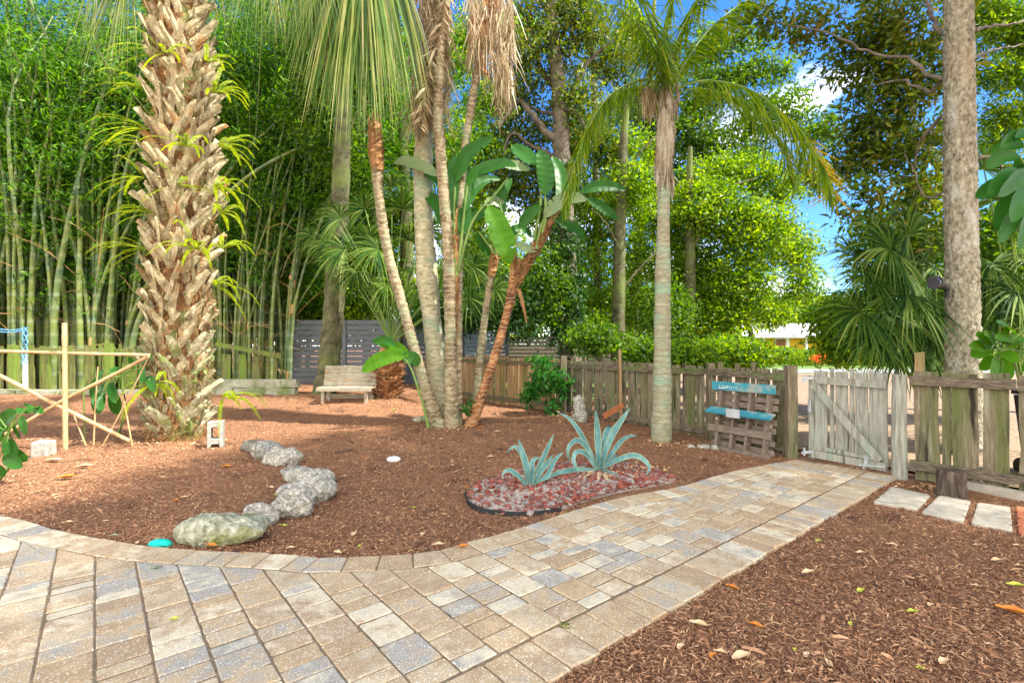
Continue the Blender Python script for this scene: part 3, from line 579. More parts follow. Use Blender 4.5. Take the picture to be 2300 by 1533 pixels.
rock('irrigation_cap', [pe(868, 900, 1029, 1036, .07, z0=-.02)], M['white'], 'small white round valve cap lying in the mulch', amp=0, res=3, cat='valve cap')
m = MB(); a, b = G(570, 1045, 0), A(577, 980, 6.4); tube(m, [a, b], [.006, .005], seg=6); tag(m.build('metal_rod', M['darkbark'], loc=a), 'thin dark rod standing against the jagged coral rock', 'rod')
# gravel bed
b0, b1, b2 = G(1048, 1125, 0), G(1400, 1045, 0), G(1515, 1090, 0)
bed_px = [(1046,1118),(1058,1138),(1090,1152),(1150,1160),(1215,1158),(1265,1148),(1310,1132),(1392,1110),(1470,1096),(1518,1084),(1500,1068),(1450,1052),(1380,1040),(1290,1040),(1210,1052),(1150,1066),(1090,1082),(1058,1100)]
bed = np.array([G(a, b, 0)[:2] for a, b in bed_px]); bedc = curve(np.vstack([bed, bed[:1]]), 80)[:-1]; cen = bed.mean(0)
m = MB(); rings = [1, .8, .5, .2]; V = []
for q, t in enumerate(rings):
    for p in bedc: V.append([*(cen+(p-cen)*t), .018+.05*(1-t)])
nb = len(bedc); V.append([*cen, .07]); fs = [[q*nb+k, q*nb+(k+1) % nb, (q+1)*nb+(k+1) % nb, (q+1)*nb+k] for q in range(3) for k in range(nb)]
m.add(V, fs); m.add([V[3*nb+k] for k in range(nb)]+[V[-1]], [[k, (k+1) % nb, nb] for k in range(nb)])
struct(m.build('shell_bed', M['shell'], smooth=True))
ib = bmesh.new(); bmesh.ops.create_icosphere(ib, subdivisions=1, radius=1); IV = np.array([v.co[:] for v in ib.verts]); IF = np.array([[v.index for v in f.verts] for f in ib.faces]); ib.free()
m = MB(); cnt = 0
def inpoly(p, Q):
    x, y = p; r_ = False; j = len(Q)-1
    for i in range(len(Q)):
        if (Q[i][1] > y) != (Q[j][1] > y) and x < (Q[j][0]-Q[i][0])*(y-Q[i][1])/(Q[j][1]-Q[i][1])+Q[i][0]: r_ = not r_
        j = i
    return r_
lo, hi = bedc.min(0), bedc.max(0)
while cnt < 2600:
    p = lo+rng.random(2)*(hi-lo)
    if not inpoly(p, bedc): continue
    pp = F*(p[0])/p[1]+CX
    if pp < 1200 and p[1] < 5.15 and rng.random() < .55: continue
    s = .009+.020*rng.random()**1.6; s = s*(1 if rng.random() < .93 else 1.5); d = np.linalg.norm(p-cen)
    V = IV*(1+.22*rng.normal(size=(12, 1)))*s*np.array([1.2, 1, .75]) if len(IV) == 12 else IV*s
    a = rng.random()*6.28; V = V@np.array([[math.cos(a), math.sin(a), 0], [-math.sin(a), math.cos(a), 0], [0, 0, 1]]).T
    t = 1-min(1, d/1.1); m.add(V+[*p, .02+.045*t+rng.random()*.016], IF); cnt += 1
tag(m.build('lava_gravel', M['lava']), 'red and grey lava gravel in the bed around the agaves', 'gravel', kind='stuff')
m = MB(); ep = [np.array([*(cen+(p-cen)*1.01), .03]) for p in bedc]; 
i0 = min(range(nb), key=lambda k: np.linalg.norm(bedc[k]-G(1046, 1112, 0)[:2])); i1 = min(range(nb), key=lambda k: np.linalg.norm(bedc[k]-G(1265, 1150, 0)[:2]))
idx = list(range(i0, i1+1)) if i1 > i0 else list(range(i0, nb))+list(range(0, i1+1))
for k, k2 in zip(idx[:-1], idx[1:]): bar(m, ep[k]-[0, 0, .004], ep[k2]-[0, 0, .004], .045, .010)
tag(m.build('bed_edging', M['edging'], loc=ep[i0]*[1, 1, 0]), 'black plastic edging strip around the left end of the gravel bed', 'edging')
# agaves
def agleaf(px, wpx, Y0, dY, parent, seed=0, wend=None):
    n = 16; P = np.array([A(a, b, Y0+dY*t) for (a, b), t in zip(px, np.linspace(0, 1, len(px)))]); C = curve(P, n); T = nrm(np.gradient(C, axis=0))
    w = wpx/F*Y0/2; t = np.linspace(0, 1, n); prof = np.interp(t, [0, .15, .35, .6, .85, 1], [.62, .7, .95, 1, .55, .02])
    view = nrm(np.array([0, -1, .25])); S = nrm(np.cross(T, view)); N = np.cross(S, T)
    N = np.where((N[:, 2:3] < -.2), N, N); mb = MB(); V = []
    for i in range(n):
        ww = w*prof[i]; s, q = S[i], N[i]; th = .012*(1-.8*t[i])
        V += [C[i]-s*ww+q*.25*ww, C[i]-s*ww*.86+q*.2*ww, C[i]-q*.05*ww, C[i]+s*ww*.86+q*.2*ww, C[i]+s*ww+q*.25*ww, C[i]-q*(.12*ww+th)]
    f, fe = [], []
    for i in range(n-1):
        for k in range(6):
            a = [i*6+k, i*6+(k+1) % 6, i*6+6+(k+1) % 6, i*6+6+k]; (fe if k in (0, 3) else f).append(a)
    mb.add(V, f, 0); mb.f.append((np.array(fe), 1)); mb.build('leaf', [M['agave'], M['agave_edge']], parent, smooth=True)
def c5(l): return [(x/3.833+980, y/3.833+860) for x, y in l]
base = G(1385, 1058, .05); YB = base[1]
ag = thing('agave', base, 'large blue-green agave with tall pointed leaves on the right of the gravel bed', 'agave', 'agaves in the gravel bed')
for pts, w, dy in [([(1400,740),(1330,600),(1240,430),(1150,310),(1030,240)],50,.15), ([(1400,735),(1395,600),(1385,400),(1370,225)],72,-.1), ([(1420,730),(1450,600),(1520,430),(1600,310),(1672,205)],72,-.05),
                   ([(1420,720),(1440,560),(1465,430),(1490,380),(1515,420)],80,.3), ([(1430,720),(1520,590),(1600,490),(1680,450),(1728,460)],50,.1), ([(1440,725),(1560,660),(1700,620),(1800,670),(1835,740),(1792,802)],58,-.12),
                   ([(1440,715),(1500,655),(1550,632),(1580,700)],50,.25), ([(1390,735),(1300,560),(1220,490),(1150,530),(1130,600),(1155,680)],55,-.05), ([(1380,740),(1290,610),(1210,590),(1180,660),(1232,780)],52,-.25),
                   ([(1420,755),(1500,780),(1560,820),(1592,892)],60,-.4), ([(1380,750),(1240,740),(1120,755),(1010,785),(905,865)],48,-.5), ([(1410,745),(1425,680),(1430,620)],45,-.1)]:
    agleaf(c5(pts), w*.84/3.833, YB, dy, ag)
base = G(1195, 1092, .05); YS = base[1]
ag = thing('agave', base, 'smaller blue-green agave on the left of the gravel bed', 'agave', 'agaves in the gravel bed')
for pts, w, dy in [([(805,870),(780,720),(740,590),(705,475)],66,0), ([(815,880),(830,770),(822,690),(850,650),(892,645)],62,.2), ([(835,870),(860,780),(930,620),(1016,430)],54,.05), ([(840,870),(890,770),(960,680),(1006,612)],58,-.05),
                   ([(860,850),(950,800),(1020,660),(1100,590)],56,.15), ([(790,870),(740,640),(690,550),(640,560),(595,608)],42,.15), ([(775,875),(710,800),(640,750),(585,762),(560,812)],50,-.05), ([(815,890),(822,800),(828,720)],60,-.1),
                   ([(850,860),(900,780),(905,700),(885,625)],36,.25)]:
    agleaf(c5(pts), w*.84/3.833, YS, dy, ag)
for bx_, by_, bY_, dd in [((1340,745),(1290,800),(1240,850),.0), ((1430,770),(1480,830),(1530,850),0), ((1400,770),(1395,820),(1370,870),0)]:
    m = MB(); P = [G(*c5([bx_])[0], .06), G(*c5([by_])[0], .08), G(*c5([bY_])[0], .05)]; C = curve(P, 9); w = np.array([.02,.024,.024,.022,.02,.016,.012,.007,.002]); T = nrm(np.gradient(C, axis=0)); S = nrm(np.cross(T, [0,0,1.])); C2 = C+rng.normal(size=C.shape)*.004
    strips(m, C2[None], S[None], w[None]); m.build('dead_leaf', M['dry'], bpy.data.objects['agave'])
# drifts of small leaf litter caught in the gravel, along the fence and round the trunks
mm_ = MB()
for (px, py, rx, ry, k) in [(1330,1078,90,14,70),(1450,1060,60,14,60),(1230,1085,50,12,50),(1640,1000,60,8,80),(1000,962,60,10,70),(1240,935,40,12,50),(1500,1003,60,8,50),(1290,950,40,10,40),(400,1000,110,10,70),(1900,1055,60,6,40),(2090,1095,50,6,40),(1100,905,60,10,40),(880,905,60,8,40),(560,1250,120,4,20)]:
    for _ in range(k):
        x, y = px+random.gauss(0, rx*.6), py+random.gauss(0, ry*.6)
        if y < 868: continue
        p = G(x, y); z = max(gh(p[0], p[1]), .045 if inpoly(p[:2], bedc) else 0); p[2] = z+.012+random.random()*.012; d_ = rdir(1)[0]; d_[2] *= .3
        L_ = random.uniform(.025, .075); leaves(mm_, [p], nrm(d_)[None], np.array([[random.gauss(0, .3), random.gauss(0, .3), 1.]]), L_, L_*.45, fold=.3)
tag(mm_.build('leaf_litter', M['dry']), 'small dry leaf litter drifted along the fence, trunks and gravel bed', 'leaf litter', kind='stuff')
for (px, py, lb) in [(1270,1408,'little green grass tuft in a joint near the right border of the path'), (565,1198,'small green weed at the right end of the long mossy rock'), (352,1278,'tiny weed in the joint of the patio border at the left')]:
    g_ = G(px, py, .02); m = MB(); n_ = 36; fiberstrips(m, np.repeat(g_[None], n_, 0)+rng.normal(size=(n_, 3))*[.012, .012, 0], nrm(rdir(n_)*.8+[0, 0, .9]), .03+.03*rng.random(n_), .0022, droop=.4); tag(m.build('grass_tuft', M['leaf_bright'], loc=g_), lb, 'weed')
# pallet planter leaning on the fence
p0, p1 = G(1594, 1002, 0), G(1732, 1030, 0)
d = nrm(p1-p0); nb_ = np.array([-d[1], d[0], 0]); nb_ = nb_ if nb_[1] > 0 else -nb_; PL = np.linalg.norm(p1-p0)
upv = nrm(np.array([nb_[0]*.16, nb_[1]*.16, 1]))
pal = thing('wooden_pallet', (*p0[:2], 0), 'wooden pallet planter with teal boards leaning against the plank fence', 'pallet')
def pp(t, h, off=0): return p0+d*PL*t+upv*h-nb_*off
Ht = 1.02
for t in (.13, .38, .62, .90):
    m = MB(); bar(m, pp(t, .03), pp(t, Ht-.06), .09, .035, up=nb_); m.build('stringer', M['palletwood'], pal)
for h, w, mat, off in [(Ht-.10, .12, 'teal', .06), (.30, .10, 'palletwood', .06)]:
    m = MB(); bar(m, pp(-.02, h, off), pp(1.01, h, off), w, .02, jit=.002); m.build('front_slat', M[mat], pal)
for h in (.07, .19, .36, .47, .66, .76, .88):
    m = MB(); bar(m, pp(0, h, -.055), pp(1, h-.005, -.055), .075, .016, jit=.002); m.build('back_slat', M['palletwood'], pal)
m = MB(); c_ = pp(.5, .56, .10); box(m, c_, d*PL*.52, -nb_*.075+[0,0,-.03], nrm(np.cross(d, -nb_*.075+[0,0,-.03]))*.012, jit=.002); m.build('shelf', M['teal'], pal)
m = MB(); box(m, pp(.47, .555, .175), d*PL*.11, nb_*.008, np.array([0,0,.06])); m.build('shelf_patch', M['metal'], pal)
m = MB(); bar(m, pp(-.05, .0, .05), pp(1.0, .0, .05), .09, .09); m.build('bottom_beam', M['palletwood'], pal)
m = MB(); hh = Ht-.10   # faded white brush writing on the teal board, illegible strokes
for t0 in (.12, .17, .20, .25, .285, .32, .36, .40):
    q = [pp(t0+.012*math.sin(s*2.2), hh-.03+.055*s/3, .071) for s in np.linspace(0, 3, 7)]; tube(m, q, [.0028]*7, seg=4)
tube(m, [pp(.11, hh-.035, .071), pp(.22, hh-.03, .071), pp(.27, hh+.005, .071)], [.007, .008, .005], seg=5, n=8); m.build('painted_scribble', M['white'], pal)
# rusty stake with blade, on the fence
ps = G(1392, 950, 0); m = MB(); bar(m, (ps[0], ps[1]-.1, .0), (ps[0]-.01, ps[1]-.05, 1.42), .05, .03, up=(1, 0, 0)); st = thing('post_digger', (ps[0], ps[1]-.1, 0), 'old reddish wooden stake with a slanted rusty blade leaning on the fence', 'garden tool')
m.build('shaft', M['brownwood'], st); m = MB(); bar(m, A(1355, 935, 9.3), A(1400, 908, 9.3), .10, .02); m.build('blade', M['rust'], st)
# stump
c = G(2137, 1112, 0); m = MB(); tube(m, [c+[0, 0, -.03], c+[0, 0, .12], c+[0, 0, .255]], [.13, .118, .115], seg=22, n=7, wob=.03)
tag(m.build('tree_stump', M['stump'], loc=c), 'short dark cut tree stump beside the stepping slabs', 'stump')
# trellis of bamboo canes
Yt = 7.15; tb = thing('bamboo_trellis', G(145, 1010), 'tan bamboo cane trellis of crossed poles left of the boot-covered palm', 'trellis')
for pts, r_ in [([(147,1012),(146,880),(145,725)],.030), ([(-60,787),(0,788),(160,793),(335,797)],.022), ([(-60,815),(0,843),(140,915),(292,990)],.026), ([(-60,1010),(10,976),(140,900),(238,850),(333,800)],.024)]:
    P = [A(a, b, Yt+.05*k*(1 if r_ < .03 else 0)) for k, (a, b) in enumerate(pts)]; m = MB(); C = curve(P, 26); rr = [r_*(1.14 if k % 5 == 2 else 1) for k in range(26)]
    tube(m, C, rr, seg=10); m.build('pole', M['cane'], tb, smooth=True)
sticks = [([(210,1003),(215,900),(220,823)], 'upright thin cane stick right of the trellis pole', 'cane'), ([(231,1000),(290,890),(337,795)], 'long slanting cane stick crossing in front of the palm foot', 'cane'), ([(298,1006),(288,950),(276,886)], 'cane stick leaning left nearest the palm foot', 'cane'),
          ([(193,1000),(165,930),(149,896)], 'short cane stick leaning onto the trellis pole', 'cane'), ([(191,1001),(189,920),(186,850)], 'green plant stalk standing between the cane sticks', 'petiole'), ([(276,890),(275,850),(277,815)], 'short green stalk above the leaning cane stick', 'petiole')]
for pts, lb, mt in sticks:
    P = [A(a, b, 7.4 if mt == 'cane' else 7.5) for a, b in pts]; m = MB(); tube(m, P, [.011, .010, .008], seg=7, n=8); tag(m.build('cane_stake', M[mt], loc=P[0]), lb, 'stake', 'stakes by the trellis')
# white post and blue rope on left fence
pw = A(57, 870, 12.2); wp = A(57, 795, 12.2); m = MB(); tube(m, [pw, wp], [.05, .045], seg=8, n=4); tag(m.build('white_pole', M['white'], loc=pw), 'short whitish pole under the blue rope at the left fence', 'pole')
m = MB()
for q in range(9):
    C = [A(56+6*math.sin(q*2.1+s), 735+s*9, 12.1+.05*math.cos(q+s)) for s in np.linspace(0, 7+q*.3, 14)]; tube(m, C, [.012]*14, seg=5)
tube(m, [A(-10, 738, 12.1), A(25, 741, 12.1), A(56, 738, 12.1)], [.014]*3, seg=6, n=8); tube(m, [A(-10, 744, 12.1), A(25, 746, 12.1), A(56, 742, 12.1)], [.014]*3, seg=6, n=8)
tag(m.build('blue_rope', M['rope'], loc=A(56, 738, 12.1)), 'bundle of blue rope hung over the mossy fence on the left', 'rope')
# flood light on the trunk, wheelie bin at the right
fl = thing('flood_light', A(2128, 640, 6.7), 'black flood light fixed to the left side of the rough trunk', 'lamp')
m = MB(); tube(m, [A(2128, 648, 6.75), A(2112, 636, 6.6), A(2100, 634, 6.42)], [.035, .06, .085], seg=14, n=7); m.build('housing', M['black'], fl, smooth=True)
m = MB(); tube(m, [A(2099, 636, 6.418), A(2097, 637, 6.40)], [.075, .07], seg=14); m.build('lens', M['glass'], fl)
m = MB(); tube(m, [A(2126, 648, 6.8), A(2128, 668, 6.8)], [.03, .03], seg=8); m.build('bracket', M['black'], fl)
bn2 = thing('wheelie_bin', (6.2, 5.6, 0), 'black wheeled refuse bin behind the fence at the right edge', 'bin')
m = MB(); V = [(-.24,-.26,.05),(.24,-.26,.05),(.24,.26,.05),(-.24,.26,.05),(-.29,-.33,.92),(.29,-.33,.92),(.29,.33,.92),(-.29,.33,.92)]; m.add(np.array(V)+[6.2,5.6,0], [[0,3,2,1],[4,5,6,7],[0,1,5,4],[1,2,6,5],[2,3,7,6],[3,0,4,7]]); m.build('body', M['black'], bn2)
m = MB(); box(m, (6.2, 5.58, .96), (.31, 0, 0), (0, .36, 0), (0, 0, .03)); m.build('lid', M['black'], bn2)
for s in (-1, 1): m = MB(); tube(m, [(6.2+s*.25, 5.83, .1), (6.2+s*.30, 5.83, .1)], [.1, .1], seg=16); m.build('wheel', M['black'], bn2)
# fallen leaves
def fallen(px, py, L, rot, mat, label, group=None, curl=.35, name='fallen_leaf', W=.42, z=None):
    c = G(px, py); c[2] = max(gh(c[0], c[1]), .03 if z else 0)+.012; m = MB(); nl, nw = 9, 5; V = []
    for i in range(nl):
        t = i/(nl-1); w = L*W*.5*math.sin(math.pi*min(1, t*.92+.06))**.7; zc = L*curl*(t-.45)**2
        for j in range(nw):
            s = (j-(nw-1)/2)/((nw-1)/2); x, y = (t-.5)*L, s*w
            V.append(c+[x*math.cos(rot)-y*math.sin(rot), x*math.sin(rot)+y*math.cos(rot), zc+abs(s)**1.5*w*.7+.004*math.sin(9*t+s*3)])
    f = [[i*nw+j, (i+1)*nw+j, (i+1)*nw+j+1, i*nw+j+1] for i in range(nl-1) for j in range(nw-1)]
    m.add(V, f); tube(m, [V[(nl-1)*nw+2], V[(nl-1)*nw+2]+np.array([math.cos(rot)*.12*L, math.sin(rot)*.12*L, .01])], [.0015, .001], seg=4)
    o = m.build(name, M[mat], loc=c, smooth=True); return tag(o, label, 'leaf', group)
gl_ = 'large fallen leaves'
for px, py, L_, rt, mt, lb in [(474,1238,.10,2.9,'orange','shiny orange curled leaf on the patio edge below the long mossy rock'), (795,1212,.09,1.5,'dry','pale dry leaf standing on its tip in the mulch above the patio edge'), (1040,1240,.09,.3,'orange','orange-tan leaf lying on the edge of the path'),
    (985,1236,.09,.2,'dry','dry tan leaf at the patio edge, left of the orange-tan one'), (1570,1420,.10,-.5,'dry','curled tan leaf on the right mulch near the path'), (1665,1495,.11,.4,'dry','pale heart-shaped dry leaf low on the right mulch'), (1910,1418,.045,.9,'ygreen','small square yellow-green leaf on the right mulch'),
    (2275,1390,.14,-.7,'orange','long reddish orange leaf at the right edge of the mulch'), (2282,1330,.10,-.2,'ygreen','yellow-green leaf at the right edge above the reddish one'), (1743,1245,.07,1.2,'dry','tan leaf touching the right border of the path'), (1815,1300,.10,.3,'dry','dead leaf near the path border right of centre'),
    (190,1055,.17,.4,'dry','big pale orange leaf on the left mulch below the stone block'), (150,1080,.17,.5,'orange','long orange leaf on the left mulch'), (120,1042,.20,.1,'dry','white and brown curled leaf beside the small stone block'), (508,1058,.13,0,'orange','narrow orange leaf on the mulch left of the coral rocks'),
    (365,1080,.08,-.5,'dry','small white leaf in the middle of the left mulch'), (700,1155,.07,.2,'orange','small orange leaf right of the rugged coral rock'), (152,1185,.09,.3,'dry','cream leaf close to the left patio edge'), (1080,965,.14,.2,'orange','bright orange leaf at the foot of the leaning rusty trunk'),
    (1102,1033,.10,.2,'dry','white and orange leaf between the palm cluster and the gravel bed'), (1118,975,.13,.2,'dry','round tan leaf right of the palm cluster'), (255,1215,.07,.2,'mossblock','grey-green leaf beside the teal stone'), (2240,1272,.09,.1,'dry','tan and yellow leaf on the mulch below the stepping slabs'),
    (390,1408,.06,.3,'ygreen','tiny yellow-green sprig of leaf on the patio paving')]:
    fallen(px, py, L_, rt, mt, lb, gl_, z=1)
for k in range(95):
    px, py = random.uniform(0, 1750), 885+(1240-885)*random.random()**1.2
    if k > 62: px, py = random.uniform(1500, 2300), random.uniform(1150, 1530)
    c = G(px, py, 0); u, v = uv(c)
    if (V0-.05 < v < vout(u)+.05 and u < 7.2) or inpoly(c[:2], bedc) or px > 2000 and py < 1200 or px > 1650 and py < 1060: continue
    fallen(px, py, random.uniform(.03, .07)*(1+.06*c[1]), random.uniform(0, 6.3), random.choice(['dry', 'dry', 'dry', 'orange', 'ygreen']), 'small dry leaf scattered on the brown mulch', 'small dry leaves scattered on the mulch')
# ================================================================== PLANTS
def P3(l, Y, dY=0):
    n = len(l)-1; return [A(a, b, Y+dY*k/max(1, n)) for k, (a, b) in enumerate(l)]
def pinnate(mb, rach, L, nl=46, down=.6, fwd=.5, w=.012, prof=None, r=.014, start=.12, mi=0, mir=0, jit=.25, plane=None, droop=.5):
    C = curve(rach, nl); T = nrm(np.gradient(C, axis=0)); t = np.linspace(0, 1, nl)
    tube(mb, C, np.interp(t, [0, 1], [r, r*.25]), seg=5, mi=mir)
    side = nrm(np.cross(T, [0, 0, 1.])) if plane is None else nrm(np.cross(T, np.asarray(plane, float)))
    ks = np.where(t > start)[0]; pr = np.interp(t[ks], [start, .3, .6, .9, 1], [.55, 1, 1, .6, .35]) if prof is None else np.interp(t[ks], *prof)
    for rep in (0, 1):
        for s in (-1, 1):
            n = len(ks); P = C[ks]+T[ks]*(rep*.5*np.linalg.norm(C[1]-C[0])); D = nrm(side[ks]*s+T[ks]*fwd+np.array([0, 0, -down])+rng.normal(size=(n, 3))*jit)
            LL = (L*pr*(.85+.3*rng.random(n)))[:, None, None]; tt = np.array([0, .35, .7, 1.])[None, :, None]
            Cs = P[:, None, :]+D[:, None, :]*tt*LL-np.array([0, 0, 1.])*(tt**2)*LL*droop; S = nrm(np.cross(D, T[ks]+.3*rng.normal(size=(n, 3))))[:, None, :]
            strips(mb, Cs, S, w*np.array([[.6, 1, .7, .06]]), mi)
def fan(mb, hub, axis, up, Rr, nseg=36, spread=150, droop=.35, w=.018, stemfrom=None, mi=0, mir=0, split=.45, jit=.04, sr=.012):
    hub = np.asarray(hub, float); ax = nrm(axis); s = nrm(np.cross(ax, up)); nn = np.cross(s, ax)
    th = np.linspace(-R(spread), R(spread), nseg)+rng.normal(size=nseg)*.02; D = np.cos(th)[:, None]*ax+np.sin(th)[:, None]*s+nn*(.22*np.abs(np.sin(th))[:, None])+rng.normal(size=(nseg, 3))*jit; D = nrm(D)
    LL = (Rr*(.78+.3*rng.random(nseg))*(1-.25*(np.abs(th)/R(180))))[:, None, None]; tt = np.array([0, .25, .5, .75, 1.])[None, :, None]
    C = hub+D[:, None, :]*tt*LL-np.array([0, 0, 1.])*np.maximum(0, tt-.3)**1.6*LL*droop*2
    S = nrm(np.cross(D, nn+rng.normal(size=(nseg, 3))*.25))[:, None, :]; wm = min(w, Rr*split*R(spread)/nseg*1.15)
    strips(mb, C, S, wm*np.array([[.15, .75, 1, .5, .04]]), mi)
    if stemfrom is not None:
        a = np.asarray(stemfrom, float); mid = (a+hub)/2+np.array([0, 0, .08*np.linalg.norm(hub-a)]); tube(mb, [a, mid, hub], [sr*1.3, sr, sr*.8], seg=6, n=10, mi=mir)
def blade(mb, px, wpx, Y, dY=0, mi=0, V=.22, splits=0, m=26, across=7, wave=.012, tilt=None, prof=None, rib=.014):
    m = m*2; rb_ = rng.random(m)*rib*1.4    # banana-type leaf
    P = np.array(P3(px, Y, dY)); C = curve(P, m); T = nrm(np.gradient(C, axis=0)); w = wpx/F*Y
    view = nrm(np.array([0.15, -1, .25]) if tilt is None else np.array(tilt, float)); S = nrm(np.cross(T, view)); N = np.cross(S, T); t = np.linspace(0, 1, m)
    pr = np.interp(t, [0, .08, .25, .55, .8, .93, 1], [.05, .5, .9, 1, .8, .45, .03] if prof is None else prof); V_ = []
    cut = {random.randint(6, m-6): random.uniform(.3, .9) for _ in range(splits)}
    for i in range(m):
        for j in range(across):
            s = (j-(across-1)/2)/((across-1)/2); k = pr[i]*w
            if i in cut and (cut[i] > .6) == (s > 0) and abs(s) > .3: k *= .42
            V_.append(C[i]+S[i]*s*k+N[i]*(V*abs(s)*k+wave*w*math.sin(i*.95+s*2)*abs(s)*2+rb_[i]*w*abs(s)))
    f = [[i*across+j, (i+1)*across+j, (i+1)*across+j+1, i*across+j+1] for i in range(m-1) for j in range(across-1)]
    mb.add(V_, f, mi)
# ---------------- the boot-covered palm on the left
pb = G(402, 985); Yp = pb[1]
pm = thing('cabbage_palm', pb, 'huge palm on the left with a trunk covered in criss-cross leaf bases', 'palm tree')
axp = P3([(402,990),(398,900),(402,700),(412,500),(410,250),(395,0),(388,-200),(385,-330)], Yp); AX = curve(axp, 200)
m = MB(); tube(m, AX, np.interp(np.linspace(0, 1, 200), [0, .06, .2, .6, 1], [.36, .34, .33, .32, .27]), seg=18, cap=False, wob=.04); m.build('trunk', M['darkboot'], pm, smooth=True)
nbt = 285
boots = []
for k in range(nbt):
    t = (k+.5)/nbt; z = .02+t**1.22*(AX[-1][2]-.25); i = int(np.argmin(np.abs(AX[:, 2]-z))); c_ = AX[i]; a = k*2.39996+random.gauss(0, .12)
    r0 = float(np.interp(t, [0, .06, .2, .6, 1], [.33, .31, .30, .30, .25])); o_ = np.array([math.cos(a), math.sin(a), 0]); tg = np.array([-o_[1], o_[0], 0]); m = MB()
    lean = .30+.12*t+random.gauss(0, .07) if t > .12 else .6
    L0 = random.uniform(.40, .78)*(1 if t > .3 else .82)
    for s in (-1, 1):
        ang = random.gauss(.62, .11)
        d0 = nrm(np.array([0, 0, 1.])*math.cos(ang)+tg*s*math.sin(ang)+o_*.20); d1 = nrm(d0+o_*lean*.8)
        p = c_+o_*(r0-.06)-tg*s*.03; C = curve([p-d0*.14, p+d0*L0*.5+o_*.03, p+d0*L0*.62+d1*L0*.5*random.uniform(.5, 1.1)], 7)
        w = np.linspace(.115, .042, 7)*random.uniform(.8, 1.15); sd_ = nrm(np.cross(d0, o_)); th = np.linspace(.03, .012, 7); V = []
        for q in range(7): V += [C[q]-sd_*w[q], C[q]-sd_*w[q]*.5+o_*th[q], C[q]+o_*th[q]*1.4, C[q]+sd_*w[q]*.5+o_*th[q], C[q]+sd_*w[q], C[q]-o_*th[q]*.5]
        V = np.array(V); V[-6:] += rng.normal(size=(6, 3))*.014
        f = [[q*6+e, q*6+(e+1) % 6, q*6+6+(e+1) % 6, q*6+6+e] for q in range(6) for e in range(6)]
        m.add(V+rng.normal(size=(42, 3))*.004, f); m.add(V[-6:], [[0, 1, 2, 3, 4, 5]])
    boots.append((o_[1]+(.0 if z < 5.6 else 3), z, m))
boots.sort(key=lambda q: q[0])
for _, z, m in boots[:100]: m.build('leaf_base', M['bootlow'] if z < 1.4 and random.random() < .7 else M['boot'], pm, smooth=False)
m = MB()
for _, z, q in boots[100:]:
    for v, (f, _i) in zip(q.v, q.f): m.add(v, f-f.min(), 1 if z < 1.3 else 0)
m.build('rear_leaf_bases', [M['boot'], M['bootlow']], pm)['kind'] = 'stuff'
m = MB(); n = 14000; t = rng.random(n); ii = (t*199).astype(int); a = rng.random(n)*6.283; o_ = np.c_[np.cos(a), np.sin(a), np.zeros(n)]
rr = np.interp(t, [0, .2, .6, 1], [.40, .35, .32, .26])[:, None]; D = nrm(o_*.7+rng.normal(size=(n, 3))*.7+[0, 0, .3])
fiberstrips(m, AX[ii]+o_*rr, D, .06+.20*rng.random(n), .0035, droop=.6); fo = m.build('trunk_fibre', M['fibre'], pm); fo['kind'] = 'stuff'
m = MB()    # crown, mostly above the picture; lower leaves hang into view
top = AX[-1]
for k in range(26):
    a = k*2.4; el = random.uniform(-.2, .9); o_ = np.array([math.cos(a)*math.cos(el), math.sin(a)*math.cos(el), math.sin(el)]); hub = top+o_*1.35+[0, 0, .75]
    fan(m, hub, nrm(o_+[0, 0, -.35]), [0, 0, 1], 1.0, nseg=44, spread=110, droop=.4, w=.02, stemfrom=top, mir=1)
for hx, hy, ax in [(290,-60,(-.3,-.2,-1)), (240,-130,(-.6,-.2,-.8)), (630,-150,(.15,-.2,-1)), (690,-140,(.1,-.2,-1)), (585,-140,(-.05,-.1,-1))]:
    fan(m, A(hx, hy, Yp-.3), ax, [0, -1, .3], 1.05, nseg=60, spread=45, droop=.8, w=.013, stemfrom=top, mir=1)
m.build('crown', [M['hang_leaf'], M['petiole']], pm)
# golden ferns on the trunk
fern_spots = [(330,200,-1),(335,290,-1),(325,400,-1),(350,480,-1),(480,210,1),(490,330,1),(480,420,1),(495,480,1),(420,330,0),(400,420,0),(480,640,1),(500,890,1),(350,860,0),(440,560,0),(345,330,-1),(465,140,1),(370,120,0),(330,560,-1),(500,560,1)]
wd = ['beside the highest visible leaf bases','a little below the top on the left side','left of the trunk above its middle','lower left of the trunk middle','high on the right side','at the right edge of the trunk, upper half','right side just above the middle','right side at the middle with long hanging tips','front of the trunk, upper half','front of the trunk near the middle','right side below the middle','low on the right near the wall','low at the left foot','front just below the middle','left side with the widest spread','upper right among pale bases','upper front among pale bases','small one on the left below the middle','right side just under the middle with fine tips']
for k, (x, y, s) in enumerate(fern_spots):
    p = A(x, y, Yp-.36); m = MB()
    for q in range(random.randint(7, 10)):
        a = random.uniform(-.9, .9); dx = (s*.8+random.gauss(0, .35)) if s else random.gauss(0, .5); L_ = random.uniform(.3, .72)
        d = nrm(np.array([dx, -.45+random.gauss(0, .3), random.uniform(-.35, .55)])); pinnate(m, [p, p+d*L_*.5, p+d*L_*.9-[0, 0, L_*.15], p+d*L_*1.15-[0, 0, L_*.42]], .036, nl=30, down=.05, fwd=.15, w=.005, r=.004, start=.08, jit=.08, droop=.1)
    lf_ = 'golden-green fern growing on the boot-covered palm, '+wd[k]
    tag(m.build('fern', M['fern'], loc=p), lf_, 'fern', 'ferns growing on the trunk of the boot-covered palm')
